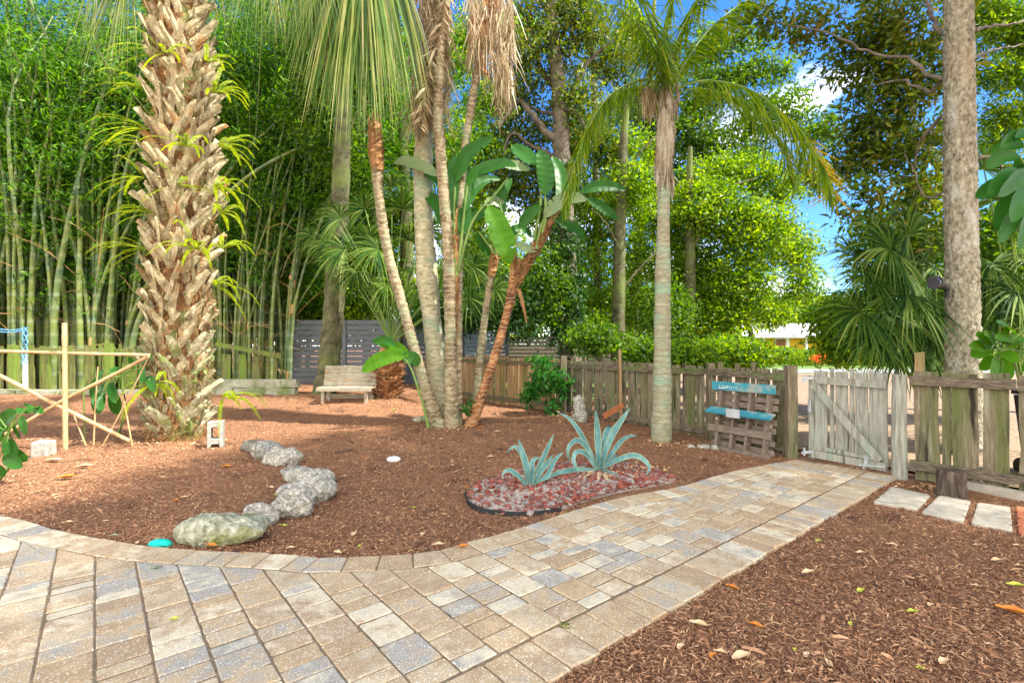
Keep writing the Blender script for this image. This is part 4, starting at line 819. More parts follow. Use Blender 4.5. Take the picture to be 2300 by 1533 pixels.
# ---------------- palm cluster in the middle
def trunk(mb, px, wpx, Y, dY=0, n=60, seg=14, ring=0, wob=.03, mi=0):
    P = P3(px, Y, dY); C = curve(P, n); w = np.interp(np.linspace(0, 1, n), np.linspace(0, 1, len(wpx)), wpx)/F*Y/2
    if ring: w = w*(1+ring*(np.sin(np.cumsum(1.5+1.2*rng.random(n))) > .5)*(.4+1.2*rng.random(n)))*(1+.05*np.interp(np.arange(n), np.arange(0, n+8, 8), rng.normal(size=len(np.arange(0, n+8, 8)))))
    tube(mb, C, w, seg=seg, wob=wob, mi=mi, cap=True); return C
c = G(1003, 962); Yc = c[1]+.1
t1 = thing('thin_palm', G(985, 958), 'thin ringed stem leaning left out of the central cluster with an orange fibrous top', 'tree')
m = MB(); C = trunk(m, [(990,965),(972,920),(940,815),(905,690),(872,570),(852,450),(846,360)], [38,25,22,21,21,22,23], Yc+.05, ring=.10, n=110); m.build('trunk', M['ringtrunk'], t1, smooth=True)
m = MB(); C = trunk(m, [(848,385),(844,330),(842,278)], [28,33,30], Yc+.05, wob=.10, n=20); n = 260; ii = rng.integers(0, 20, n); fiberstrips(m, C[ii]+rdir(n)*.1, nrm(rdir(n)*.3+[0, 0, 1]), .2, .012, droop=.1); m.build('fibrous_top', M['fibre'], t1)
t2 = thing('fan_palm', G(1000, 945), 'thick pale palm trunk in the central cluster, rising to a shaggy crown', 'palm tree')
m = MB(); C = trunk(m, [(1000,955),(990,880),(978,780),(962,650),(953,520),(950,400),(955,250),(966,100),(975,-60),(985,-260)], [48,46,45,44,42,40,38,38,38,36], Yc+.45, n=120, wob=.02, ring=.015); m.build('trunk', M['palmtrunk'], t2, smooth=True); top2 = C[-1]
m = MB()
for hx, hy, ax, r_ in [(800,-70,(-.05,-.2,-1),1.45), (770,-100,(-.2,-.2,-1),1.35), (832,-90,(.1,-.3,-1),1.6), (740,-90,(-.25,-.2,-.9),1.0), (865,-80,(.25,-.1,-1),1.35), (810,-120,(0,-.3,-1),1.7)]:
    fan(m, A(hx, hy, Yc-.5), ax, [0, -1, .3], r_, nseg=58, spread=34, droop=1.0, w=.021, stemfrom=top2, mir=1, split=1.2)
for k in range(22):
    a = k*2.4; el = random.uniform(-.3, .9); o_ = np.array([math.cos(a)*math.cos(el), math.sin(a)*math.cos(el), math.sin(el)])
    fan(m, top2+o_*1.3+[0, 0, 1.1], nrm(o_+[0, 0, -.1]), [0, 0, 1], 1.1, nseg=44, spread=110, droop=.3, w=.022, stemfrom=top2, mir=1)
m.build('crown', [M['hang_leaf'], M['petiole']], t2)
m = MB()    # dead skirt hanging in view
n = 700; t = rng.random(n); px_ = 925+rng.random(n)*85; py_ = -60+t*330
P = np.array([A(a, b, Yc+.45-.15-.15*random.random()) for a, b in zip(px_, py_)]); fiberstrips(m, P, nrm(np.c_[rng.normal(size=n)*.45, rng.normal(size=n)*.25, -np.ones(n)]), .22+.35*rng.random(n), .014, droop=.3)
pinnate(m, P3([(1003,-30),(993,50),(975,120),(955,200),(946,285)], Yc-.1), .40, nl=30, down=.75, fwd=.1, w=.026, r=.022, start=.1, jit=.22, plane=(.4,-1,0), droop=.35)
m.build('dead_skirt', M['dead_leaf'], t2)
t3 = thing('bird_of_paradise_tree', G(1015, 968), 'upright ringed brown stem at the front of the central cluster', 'tree')
m = MB(); C = trunk(m, [(1016,970),(1013,860),(1011,700),(1008,600),(998,450),(988,330),(984,250),(990,120),(1003,-20),(1015,-200)], [34,28,26,25,25,24,24,24,24,22], Yc, ring=.09, n=150); m.build('trunk', M['ringtrunk'], t3, smooth=True)
t4 = thing('bird_of_paradise_tree', G(1030, 962), 'slender stem right of centre in the cluster, bending right at its top under dead leaves', 'tree')
m = MB(); C = trunk(m, [(1027,965),(1028,800),(1031,600),(1034,450),(1045,330),(1062,220),(1082,110),(1100,0),(1110,-120)], [24,20,17,16,16,17,17,18,16], Yc+.12, ring=.10, n=130); m.build('trunk', M['ringtrunk'], t4, smooth=True)
m = MB(); trunk(m, [(1020,780),(1020,660),(1022,560),(1024,470)], [12,20,20,8], Yc+.06, wob=.15, n=30); n = 160; P = np.array([A(1020+random.gauss(0, 5), random.uniform(480, 760), Yc) for _ in range(n)]); fiberstrips(m, P, nrm(rdir(n)*.5+[0, 0, 1]), .18, .01); m.build('fibrous_sheath', M['fibre'], t4)
m = MB(); n = 620; P = []
for q in range(n):
    x = random.uniform(1050, 1155); P.append(A(x, random.uniform(-40, 120 if x < 1110 else 200), Yc+random.uniform(-.3, .3)))
fiberstrips(m, P, nrm(np.c_[rng.normal(size=n)*.3, rng.normal(size=n)*.25, -np.ones(n)]), .22+.42*rng.random(n), .011, droop=.3)
pinnate(m, P3([(1150,-10),(1140,90),(1128,190),(1118,270)], Yc), .22, nl=26, down=.8, fwd=.1, w=.018, r=.01, jit=.25, plane=(.3,-1,0)); m.build('dead_leaves', M['dead_leaf'], t4)
m = MB(); blade(m, [(1100,-40),(1105,20),(1092,70),(1075,105)], 20, Yc-.1, V=.5); blade(m, [(1072,30),(1066,70),(1058,110)], 9, Yc-.1, V=.5); blade(m, [(1075,110),(1085,150),(1100,180)], 7, Yc-.1, V=.5); m.build('brown_sheath', M['redtrunk'], t4, smooth=True)
# clumps of large paddle leaves
t5 = thing('bird_of_paradise_tree', G(1068, 930), 'slim yellowish stem right of the cluster carrying paddle leaves', 'tree')
m = MB(); C = trunk(m, [(1066,935),(1073,860),(1083,760),(1092,690),(1103,620),(1112,560)], [18,17,16,15,15,14], Yc+.55, ring=.08, n=80); m.build('trunk', M['ringtrunk'], t5, smooth=True)
m = MB(); trunk(m, [(1104,620),(1110,580),(1122,540)], [16,22,10], Yc+.5, wob=.15, n=16); m.build('sheath', M['fibre'], t5)
t6 = thing('bird_of_paradise_tree', G(1055, 965), 'rusty orange forked stem leaning right out of the cluster', 'tree')
m = MB(); trunk(m, [(1050,972),(1072,915),(1098,840),(1125,755),(1142,690),(1152,650)], [30,24,20,19,19,20], Yc+.1, ring=.09, n=80); m.build('trunk', M['redtrunk'], t6, smooth=True)
m = MB(); trunk(m, [(1150,660),(1156,620),(1160,580)], [20,26,20], Yc+.1, wob=.14, n=20); trunk(m, [(1158,640),(1185,590),(1205,555),(1235,500),(1262,455)], [18,24,25,17,8], Yc+.1, wob=.14, n=40); trunk(m, [(1165,650),(1176,690),(1183,725)], [9,7,3], Yc, wob=.1, n=10)
n = 220; P = np.array([A(*((1155, random.uniform(580, 660)) if random.random() < .5 else (lambda t: (1170+80*t, 610-130*t))(random.random())), Yc) for _ in range(n)]); fiberstrips(m, P, nrm(rdir(n)*.4+[.3, 0, 1]), .2, .012); m.build('fibrous_fork', M['fibre'], t6)
def leafset(par, sets, stems, mats=('broad', 'broadpale', 'broadlight')):
    for px, w, dY, mt, sp_ in sets:
        m = MB(); blade(m, px, w, Yc, dY, splits=sp_); m.build('leaf', M[mt], par, smooth=True)
    for px, w in stems:
        m = MB(); tube(m, P3(px, Yc+.02), [w[0]/F*Yc/2, w[-1]/F*Yc/2], seg=8, n=14); m.build('leaf_stalk', M['petiole'], par, smooth=True)
leafset(t4, [([(986,397),(955,378),(915,362),(884,366)], 15, .2, 'broadpale', 2), ([(1008,430),(975,398),(940,376)], 12, .4, 'broad', 0), ([(1022,410),(1035,375),(1058,340),(1108,308)], 17, -.2, 'broad', 1), ([(1050,418),(1070,388),(1100,375),(1135,368),(1160,375)], 15, -.4, 'broad', 1), ([(1125,370),(1155,372),(1192,380)], 13, .1, 'broadpale', 2),
        ([(1010,500),(1012,440),(1018,385),(1022,345)], 17, .1, 'broad', 1), ([(1032,520),(1046,460),(1052,410),(1050,365)], 15, .3, 'broad', 1), ([(1022,540),(1050,500),(1085,480),(1120,492)], 13, .3, 'broad', 2), ([(1000,520),(985,470),(962,440),(935,432)], 14, .5, 'broad', 1), ([(1040,480),(1062,430),(1090,405),(1125,402)], 13, .5, 'broad', 1)],
    [([(1024,600),(1020,500),(1022,420)], [9, 4]), ([(1030,600),(1040,500),(1050,415)], [8, 4]), ([(1022,600),(1006,500),(986,398)], [8, 4]), ([(1026,620),(1014,540),(1010,500)], [9, 6]), ([(1030,610),(1060,500),(1110,440),(1140,400)], [7, 4])])
leafset(t5, [([(1096,462),(1112,495),(1130,540),(1146,592)], 27, -.2, 'broadlight', 4), ([(1070,520),(1082,545),(1100,575)], 13, .2, 'broad', 0), ([(1088,460),(1110,452),(1140,468)], 12, .2, 'broadpale', 1), ([(1150,545),(1175,555),(1205,565)], 11, 0, 'broadpale', 2), ([(1125,520),(1120,470),(1130,430),(1150,400)], 15, .4, 'broad', 1), ([(1130,540),(1150,520),(1175,515),(1195,530)], 12, .4, 'broad', 1)],
    [([(1116,570),(1104,520),(1094,465)], [8, 4]), ([(1118,570),(1130,500),(1122,455)], [7, 4]), ([(1112,570),(1090,540),(1075,520)], [6, 4]), ([(1118,575),(1135,560),(1150,546)], [6, 4])])
leafset(t6, [([(1224,440),(1226,405),(1222,370),(1211,335)], 21, 0, 'broad', 1), ([(1205,372),(1180,350),(1150,326)], 20, .3, 'broad', 1), ([(1300,432),(1340,420),(1375,420),(1407,427)], 14, .2, 'broad', 0), ([(1222,488),(1245,462),(1280,446),(1318,450)], 18, -.3, 'broadpale', 3), ([(1318,448),(1345,462),(1388,492)], 14, .2, 'broad', 1), ([(1166,512),(1190,482),(1216,462)], 14, -.1, 'broad', 1), ([(1255,470),(1262,430),(1258,385),(1240,350)], 16, .5, 'broad', 1), ([(1240,490),(1265,500),(1295,515),(1312,540)], 13, .3, 'broad', 1)],
    [([(1215,540),(1225,490),(1224,430)], [9, 4]), ([(1200,540),(1215,440),(1206,372)], [7, 4]), ([(1240,495),(1275,450),(1305,432)], [9, 4]), ([(1205,560),(1212,520),(1224,486)], [10, 5]), ([(1250,480),(1290,452),(1320,448)], [8, 4]), ([(1160,590),(1158,545),(1168,510)], [7, 4])])
sp = thing('paddle_leaf_plant', G(962, 958), 'young paddle-leaf plant with two big bright leaves on a curved stem left of the cluster', 'plant')
m = MB(); tube(m, P3([(962,960),(952,915),(938,870),(922,825),(905,800)], Yc-.2), [.035, .022, .02, .018, .012], seg=8, n=20); m.build('stem', M['petiole'], sp, smooth=True)
for px, w, dy, mt in [([(912,800),(880,800),(845,812),(813,836)], 17, -.2, 'broadlight'), ([(900,800),(915,802),(930,806),(938,822)], 15, .1, 'broad'), ([(918,802),(900,786),(870,772),(848,770)], 14, .2, 'broadlight'), ([(890,776),(865,765),(835,766)], 11, .3, 'broad')]:
    m = MB(); blade(m, px, w, Yc-.2, dy, splits=1); m.build('leaf', M[mt], sp, smooth=True)
# ---------------- queen palm
q0 = G(1488, 1000); Yq = q0[1]+.15
qp = thing('queen_palm', q0, 'tall straight grey-green palm right of centre with feathery arching fronds', 'palm tree')
m = MB(); trunk(m, [(1485,1003),(1486,960),(1487,880),(1488,700),(1490,500),(1491,385)], [46,40,37,34,31,27], Yq, n=90, ring=.012, wob=.01, seg=18); m.build('trunk', M['queentrunk'], qp, smooth=True)
m = MB(); C = trunk(m, [(1490,400),(1491,370),(1494,330),(1496,280),(1500,230),(1502,190)], [30,36,42,40,24,14], Yq, n=30, wob=.07, seg=16)
n = 200; ii = rng.integers(0, 30, n); fiberstrips(m, C[ii]+rdir(n)*.12, nrm(rdir(n)*.15+[0, 0, -1]), .3, .03, droop=.05); m.build('crown_shaft', M['shaft'], qp, smooth=True)
QT = A(1500, 215, Yq)
fr = [([(1500,220),(1540,192),(1600,182),(1690,205),(1780,275),(1840,360),(1868,440)], -.6, .9, .62), ([(1500,225),(1560,200),(1640,215),(1710,265),(1760,340),(1775,410)], .9, .8, .5), ([(1498,222),(1470,185),(1430,182),(1370,215),(1320,290),(1288,380),(1270,470)], -.3, .7, .55),
      ([(1496,225),(1455,195),(1400,205),(1350,240),(1315,300)], 1.1, .7, .5), ([(1497,215),(1480,150),(1450,80),(1400,25),(1330,0)], -.3, .8, .4), ([(1503,215),(1510,130),(1545,40),(1590,-30),(1640,-60)], .3, .8, .3), ([(1500,215),(1495,120),(1505,20),(1530,-80)], 0, .6, .3), ([(1504,215),(1540,140),(1600,60),(1680,0),(1750,-30)], 1.2, .7, .45),
      ([(1498,215),(1470,110),(1420,0),(1350,-70)], .8, .7, .4), ([(1500,220),(1480,100),(1400,-60),(1300,-90)], -1.2, .8, .5)]
for px, dy, L_, dn in fr:
    m = MB(); pinnate(m, P3(px, Yq, dy), L_*.62, nl=60, down=dn+.35, fwd=.35, w=.012, r=.02, start=.14, mi=0, mir=1, jit=.3, droop=.55); m.build('frond', [M['queen_leaf'], M['petiole']], qp)
m = MB()
P = []; C = curve(P3([(1800,300),(1845,365),(1868,440)], Yq, -.1), 30)
for s in (-1, 1): fiberstrips(m, C, nrm(np.c_[s*.8+.2*rng.normal(size=30), -.1+.2*rng.normal(size=30), -.55+.2*rng.normal(size=30)]), .38, .011, droop=.2)
m.build('yellow_tip', M['yellow_leaf'], qp)
m = MB(); C = curve(P3([(1640,190),(1600,185),(1560,195)], Yq, .2), 30); P = []
for (x, y, L_) in [(1462,215,.26), (1452,205,.3)]:
    n = 70; fiberstrips(m, np.array([A(x+random.gauss(0, 9), y+random.gauss(0, 8), Yq) for _ in range(n)]), nrm(np.c_[.15*rng.normal(size=n), .15*rng.normal(size=n), -np.ones(n)]), L_, .008)
m.build('dead_strands', M['dead_leaf'], qp)
# ---------------- rough trunk tree on the right
rt = thing('rough_barked_tree', A(2160, 960, 6.9)*[1,1,0], 'tall straight tree with rough grey bark behind the fence on the right', 'tree')
m = MB(); C = trunk(m, [(2163,1000),(2162,840),(2160,600),(2157,400),(2154,150),(2153,0),(2152,-250),(2150,-500)], [70,64,60,58,54,52,48,42], 6.9, n=260, wob=.035, seg=30); m.build('trunk', M['bark'], rt, smooth=True)
def clumps(cs, n, per, sig, Y0, mats, size, asp=.5, up=.2, dep=.5, bend=0, droopy=0., share=None):
    """leaf clusters inside ellipsoids given as (px, py, radius px, radius px, depth offset)"""
    w = np.array([c[2]*c[3] for c in cs], float); w /= w.sum(); Ps, Ds = [], []
    for c, k in zip(cs, (w*n).astype(int)+1):
        dy = c[4] if len(c) > 4 else 0; Yc_ = Y0+dy; ctr = A(c[0], c[1], Yc_); rx, rz = c[2]/F*Yc_, c[3]/F*Yc_; q = nrm(rng.normal(size=(k, 3)))*(rng.random((k, 1))**.42)
        cc = ctr+q*[rx, max(.5, dep*(rx+rz)/2), rz]; ax = rdir(k, up)
        P = np.repeat(cc, per, 0)+rng.normal(size=(k*per, 3))*sig*[1, 1, .7]; Ps.append(P); Ds.append(nrm(np.repeat(ax, per, 0)*.8+rdir(k*per, -.1-droopy)))
    P, D = np.vstack(Ps), np.vstack(Ds); P[:, 2] = np.maximum(P[:, 2], .05); n_ = len(P); s = size*(.6+.7*rng.random(n_))
    mb = MB(); leaves(mb, P, D, rdir(n_, .8), s, s*asp); return mb
def limb(mb, pts, w, Y, dY=0, n=24, seg=8): 
    P = P3(pts, Y, dY); ww = np.linspace(w[0], w[1], n)/F*Y/2; C = curve(P, n)+rng.normal(size=(n, 3))*.012; tube(mb, C, ww, seg=seg, wob=.04)
m = MB()
for pts, w, dy in [([(2150,165),(2120,175),(2095,205),(2060,195),(2020,180),(1960,190)], (12, 3), 1), ([(2150,255),(2118,262),(2080,300),(2060,330),(2052,390),(2020,400)], (11, 3), 1.2), ([(2150,60),(2110,70),(2085,10),(2060,-40)], (12, 4), .5), ([(2140,180),(2090,170),(2040,130),(1960,120),(1850,70),(1780,60),(1700,40)], (10, 2), 1.6),
                   ([(2180,70),(2230,60),(2290,50),(2340,20)], (8, 3), 1.5), ([(2180,130),(2240,110),(2300,100)], (6, 3), 2), ([(2150,420),(2080,440),(2050,380),(2030,330)], (6, 2), 1), ([(2180,360),(2215,352),(2240,362),(2250,380)], (9, 4), .4)]: m = MB(); limb(m, pts, w, 7, dy); m.build('limb', M['darkbark'], rt, smooth=True)
pass
m = clumps([(1990,270,115,110,1),(2050,130,120,110,.8),(1930,130,100,60,1.2),(1810,60,100,50,1.4),(1700,45,60,35,1.4),(2070,330,70,60,.6),(1900,380,60,40,1.4),(1990,40,90,60,.6),(1960,330,80,60,1.4),(2100,-80,260,80,1),(2080,420,60,60,1)], 900, 15, .14, 7.4, None, .135, asp=.38, dep=.5)
m.build('crown', M['leaf_olive'], rt)
# ---------------- background trees
def tree(name, label, cat, base, trunks, limbs, cs, Y0, leaf, n, per=26, sig=.22, size=.13, barkm='mossbark', asp=.45, group='trees beyond the fence', dep=.6, **k):
    o = thing(name, base, label, cat, group)
    for px, w in trunks: m = MB(); trunk(m, px, w, Y0, n=70, wob=.04, seg=14); m.build('trunk', M[barkm], o, smooth=True)
    if limbs:
        for px, w in limbs: m = MB(); limb(m, px, w, Y0+random.uniform(-.3, .5)); m.build('limb', M[barkm], o, smooth=True)
    clumps(cs, int(n*1.75), per, sig*.8, Y0, None, size, asp=asp, dep=dep, **k).build('crown', M[leaf], o); return o
b = G(737, 893); tree('mossy_tree', 'grey-green mossy tree trunk rising straight behind the bench', 'tree', b, [([(728,900),(738,830),(748,720),(755,600),(762,480),(768,350),(772,240),(778,100),(782,-100)], [56,46,44,42,38,34,32,30,28])], [([(770,330),(800,260),(860,200)], (10,3))],
    [(780,60,120,110,1),(850,180,80,60,2),(760,-80,200,80,1),(750,330,60,70,0.6),(700,250,70,90,.8),(640,20,120,80,6),(520,30,120,80,7),(700,120,80,80,5),(800,400,50,60,1)], 12.4, 'leaf_green', 620, barkm='mossbark', group=None)
tree('ivy_clad_tree', 'leafy tree with an ivy-wrapped dark trunk in the centre behind the fence', 'tree', A(1275, 800, 14)*[1,1,0], [([(1285,900),(1280,790),(1275,650),(1270,500),(1262,350),(1255,200),(1240,60),(1235,-100)], [52,48,44,40,38,34,26,18])],
    [([(1262,330),(1220,290),(1190,250),(1160,230),(1120,290)], (20,5)), ([(1260,300),(1290,200),(1330,130),(1380,90)], (18,4)), ([(1250,200),(1215,160),(1200,90),(1170,20)], (14,4)), ([(1262,360),(1200,330),(1150,300),(1130,350)], (12,4)), ([(1258,240),(1300,260),(1330,330)], (10,3)), ([(1245,120),(1270,60),(1300,10)], (12,4)), ([(1255,260),(1190,240),(1150,190)], (9,3))],
    [(1200,120,90,70),(1300,60,80,60),(1180,300,80,60,1),(1290,230,60,60),(1130,400,70,60,1),(1250,20,110,40),(1370,130,70,60,1),(1200,420,110,60,1.5),(1160,200,60,40),(1330,330,60,60,1)], 14, 'leaf_olive', 420, per=26, sig=.22, size=.14, barkm='darkbark')
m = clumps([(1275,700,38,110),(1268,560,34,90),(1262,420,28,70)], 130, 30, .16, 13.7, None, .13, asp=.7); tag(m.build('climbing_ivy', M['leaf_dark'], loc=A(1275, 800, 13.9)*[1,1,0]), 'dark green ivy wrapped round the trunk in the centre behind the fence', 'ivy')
tree('slender_tree', 'slender brown-trunked tree just left of the tall palm, bright leaves', 'tree', A(1390, 800, 14)*[1,1,0], [([(1386,880),(1388,780),(1390,650),(1392,540),(1396,440),(1400,330),(1410,200)], [34,30,28,26,24,18,10])], [([(1392,660),(1430,610),(1480,560)], (8,3)), ([(1392,560),(1360,500),(1330,470)], (8,3)), ([(1400,400),(1440,340),(1480,300)], (10,3))],
    [(1380,470,80,70,1),(1330,560,60,60,1.5),(1430,600,60,80,1.5),(1400,340,80,60,1),(1340,680,60,60,2),(1430,420,60,60),(1440,700,50,60,1.5),(1360,740,70,40,1),(1300,460,50,70,1.5),(1460,500,50,70,2)], 14.3, 'leaf_bright', 420, size=.13, barkm='brownbark' if 'brownbark' in M else 'mossbark')
tree('broadleaf_tree', 'dense bright green tree right of the tall palm', 'tree', A(1600, 800, 15)*[1,1,0], [([(1555,880),(1552,700),(1550,560),(1548,430),(1550,330)], [26,24,22,20,10]), ([(1700,850),(1690,760),(1660,680),(1620,600)], [14,12,10,6])], [([(1550,500),(1620,430),(1700,400)], (12,3)), ([(1550,560),(1600,500),(1680,480),(1760,500)], (10,3)), ([(1550,450),(1500,380),(1460,330)], (10,3))],
    [(1590,470,90,70),(1700,520,90,80),(1560,620,80,90,1),(1660,640,90,70),(1770,560,70,60,1),(1610,720,100,50),(1800,640,50,50,2),(1510,500,50,70,1),(1640,390,110,50,1),(1740,430,60,40,1),(1550,740,80,45,.5),(1720,700,60,40,1)], 15, 'leaf_bright', 1050, per=28, size=.13)
tree('broadleaf_tree', 'high loose-leaved tree filling the sky behind the feathery palm crown', 'tree', A(1500, 800, 19)*[1,1,0], [([(1420,850),(1430,600),(1450,400),(1460,200),(1470,0)], [22,20,18,14,8])], [([(1450,380),(1550,250),(1640,170),(1720,130)], (12,4)), ([(1460,250),(1560,130),(1640,60),(1700,20)], (12,4)), ([(1455,300),(1380,200),(1330,80)], (10,3)), ([(1560,330),(1660,290),(1740,300)], (8,2))],
    [(1540,290,90,60),(1640,330,110,60),(1740,250,90,60),(1420,250,70,70),(1720,150,60,40),(1360,420,70,70),(1640,180,60,40),(1590,110,60,40),(1480,340,70,50),(1820,400,60,40),(1420,90,60,60),(1660,90,60,30),(1560,200,80,60),(1850,300,50,50),(1300,300,60,60),(1500,420,80,50),(1240,500,70,70)], 19, 'leaf_green', 720, per=26, sig=.26, size=.18)
tree('leafy_tree', 'fine-leaved bright tree seen at the top right corner', 'tree', A(2280, 800, 11)*[1,1,0], [([(2330,900),(2335,500),(2330,200),(2310,0)], [30,26,20,12])], [([(2330,350),(2270,280),(2210,240)], (10,3)), ([(2320,150),(2260,90),(2200,70)], (10,3)), ([(2330,60),(2280,40),(2230,10)], (8,3))],
    [(2260,60,80,60),(2240,170,60,40),(2270,260,60,50),(2220,10,60,50),(2330,120,60,120),(2230,330,45,30)], 11, 'leaf_bright', 380, per=26, sig=.18, size=.11, asp=.35)
tree('leafy_tree', 'yellow-green sunlit tree behind the dark fan palm left of centre', 'tree', A(860, 800, 17)*[1,1,0], [([(820,860),(830,700),(840,500),(850,300)], [20,18,14,8]), ([(910,860),(915,600),(905,330),(900,250)], [34,30,26,20])], [],
    [(700,640,50,100),(830,620,90,90),(900,480,90,90,1),(800,440,70,80,1),(870,330,70,60,1),(720,560,40,60,1),(1050,560,70,90,1),(1080,450,60,60,1),(960,680,110,50),(680,460,50,50,2),(760,700,90,50),(1010,330,60,90,1),(930,360,60,80,1),(700,380,50,60,1),(1120,640,60,80,1),(830,520,80,80,2)], 17, 'leaf_bright', 1050, per=26, size=.15)
tree('leafy_tree', 'tree with yellowish foliage between the dead palm leaves at the top centre', 'tree', A(1100, 800, 20)*[1,1,0], [([(1060,860),(1070,600),(1080,300),(1090,100)], [18,16,12,8])], [([(1085,200),(1140,100),(1180,60)], (7,2))],
    [(1100,230,70,60),(1050,330,60,60),(1110,340,60,50),(1030,120,60,70),(1150,60,70,40),(920,120,60,60),(890,250,50,50),(1090,60,60,50)], 20, 'leaf_bright', 420, per=24, sig=.3, size=.18)
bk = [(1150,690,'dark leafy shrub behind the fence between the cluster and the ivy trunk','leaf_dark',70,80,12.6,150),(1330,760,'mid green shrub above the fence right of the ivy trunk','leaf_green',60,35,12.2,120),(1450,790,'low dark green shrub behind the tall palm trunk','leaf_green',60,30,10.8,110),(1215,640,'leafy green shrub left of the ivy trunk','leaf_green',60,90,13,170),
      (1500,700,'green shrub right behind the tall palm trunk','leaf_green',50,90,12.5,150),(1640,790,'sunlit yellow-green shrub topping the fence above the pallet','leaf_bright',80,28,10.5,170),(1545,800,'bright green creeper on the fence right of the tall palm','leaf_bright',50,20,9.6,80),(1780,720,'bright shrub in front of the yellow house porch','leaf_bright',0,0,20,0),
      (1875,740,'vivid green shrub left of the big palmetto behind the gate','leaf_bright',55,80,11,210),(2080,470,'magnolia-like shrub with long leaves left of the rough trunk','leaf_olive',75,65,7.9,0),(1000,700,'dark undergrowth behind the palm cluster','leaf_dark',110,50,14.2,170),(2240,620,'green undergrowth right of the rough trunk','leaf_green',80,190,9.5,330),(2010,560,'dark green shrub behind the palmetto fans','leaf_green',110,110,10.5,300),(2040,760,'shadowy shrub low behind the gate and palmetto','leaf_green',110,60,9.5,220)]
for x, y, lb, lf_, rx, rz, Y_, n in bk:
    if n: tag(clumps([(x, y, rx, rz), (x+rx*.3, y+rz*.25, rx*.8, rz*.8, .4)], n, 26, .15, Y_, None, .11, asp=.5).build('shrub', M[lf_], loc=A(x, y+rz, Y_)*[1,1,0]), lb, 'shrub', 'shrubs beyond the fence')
m = clumps([(1975,470,75,50),(2070,440,70,50),(2110,510,40,50),(1930,430,50,40),(2030,540,60,40)], 95, 12, .13, 8.0, None, .17, asp=.32); tag(m.build('magnolia_shrub', M['leaf_olive'], loc=A(2060, 800, 8)*[1,1,0]), 'long-leaved olive green shrub left of the rough trunk above the palmetto fans', 'shrub')
# far tree line and hedge
far = [(-1150,60),(-780,50),(-420,46),(-120,44),(180,46),(420,40),(640,38),(860,44),(1080,42),(1290,46),(1500,48),(1700,60),(1800,62),(1905,58),(2050,46),(2260,44),(2500,46),(2800,50)]
fl_ = ['behind the bamboo at the far left','behind the bamboo left of the palm','behind the bamboo, third from the left','seen through the culms left of the palm','seen through gaps in the bamboo','behind the boot-covered palm','behind the bamboo right edge','behind the bench','behind the palm cluster','behind the ivy-clad trunk','behind the slender tree','behind the tall palm','left of the yellow house','behind the yellow house','above the right end of the yellow roof','behind the palmetto','behind the rough trunk','beyond the right edge']
for k, (x, Y_) in enumerate(far):
    hi = 640 if k in (11,12,13,14) else 480; Y2 = Y_; Hh = random.uniform(-30, 40)
    o = tree('distant_tree', 'distant green tree '+fl_[k], 'tree', A(x, 800, Y2)*[1,1,0], [([(x, 812),(x+5, hi+80)], [8, 5])], [], [(x, (hi+800)/2+Hh*.3, 130, (800-hi)/2+15), (x-70, 700, 90, 80), (x+60, 690, 90, 80)] if hi < 600 else [(x, 706, 90, 44), (x-50, 720, 60, 30), (x+45, 716, 60, 34)], Y2, 'leaf_green' if k % 2 else 'leaf_bright', 260, per=22, sig=.6, size=.5, dep=.3, group='distant trees beyond the road')
mb = MB(); n = 26000; X = 8+rng.random(n)*30; hz = rng.random(n); P = np.c_[X, 35.5+rng.random(n)*1.4, .05+hz*1.25+.1*np.sin(X*1.7)]; leaves(mb, P, rdir(n, .3), rdir(n, .8), .16, .09)
tag(mb.build('clipped_hedge', M['leaf_bright'], loc=(22, 36, 0)), 'clipped green hedge in front of the yellow house across the road', 'hedge')
m = clumps([(1845,806,14,8)], 14, 24, .12, 24, None, .14); tag(m.build('flowering_bush', M['flower'], loc=A(1845, 815, 24)*[1,1,0]), 'small bush with orange-red flowers by the road', 'bush')
# ---------------- palmetto fans
def fanplant(name, label, Y0, hubs, root, mat, r=1.0, group=None, nseg=46, w=.02, droop=.35, spread=115):
    o = thing(name, np.asarray(root)*[1,1,0], label, 'palm', group); root = np.asarray(root, float)
    for hx, hy, ax, rr in hubs:
        m = MB(); hub = A(hx, hy, Y0+random.uniform(-.5, .5)); fan(m, hub, nrm(np.array(ax, float)), nrm(np.array([0, -.8, .6])), r*rr, nseg=nseg, spread=spread, droop=droop, w=w, stemfrom=root+[0, 0, .0], mir=1, sr=.013); m.build('frond', [M[mat], M['petiole']], o)
    return o
fanplant('palmetto', 'big dark green palmetto with drooping fans behind the gate', 7.6, [(2010,640,(-1,-.3,.0),1.05),(1990,700,(-1,-.4,-.35),1.05),(2050,700,(-.3,-.6,-.8),1.0),(2030,600,(-.8,-.2,.5),1.0),(2085,650,(.1,-.5,-.8),.9),(2060,760,(-.9,-.5,-.3),1.05),(2000,560,(-.9,-.1,.25),.95),(2095,560,(-.2,-.4,.8),.85),(1950,620,(-1,-.3,.1),.75),(2040,660,(-.9,-.5,-.3),1.0),(2090,740,(-.2,-.7,-.6),.9),(1960,760,(-1,-.2,0),.7),(2100,600,(-.7,-.5,-.3),.9),(2070,480,(-.5,-.2,.8),.7),(1980,660,(-1,-.3,.4),.9),(1935,700,(-1,-.3,-.2),.85),(1925,580,(-1,-.3,.4),.8),(1960,520,(-.8,-.2,.7),.75),(2010,790,(-1,-.4,-.1),.9),(2080,820,(-.5,-.6,-.2),.8),(2040,530,(-.5,-.3,.9),.9)], A(2100, 850, 8.2), 'fan_leaf', w=.019, nseg=64, spread=125)
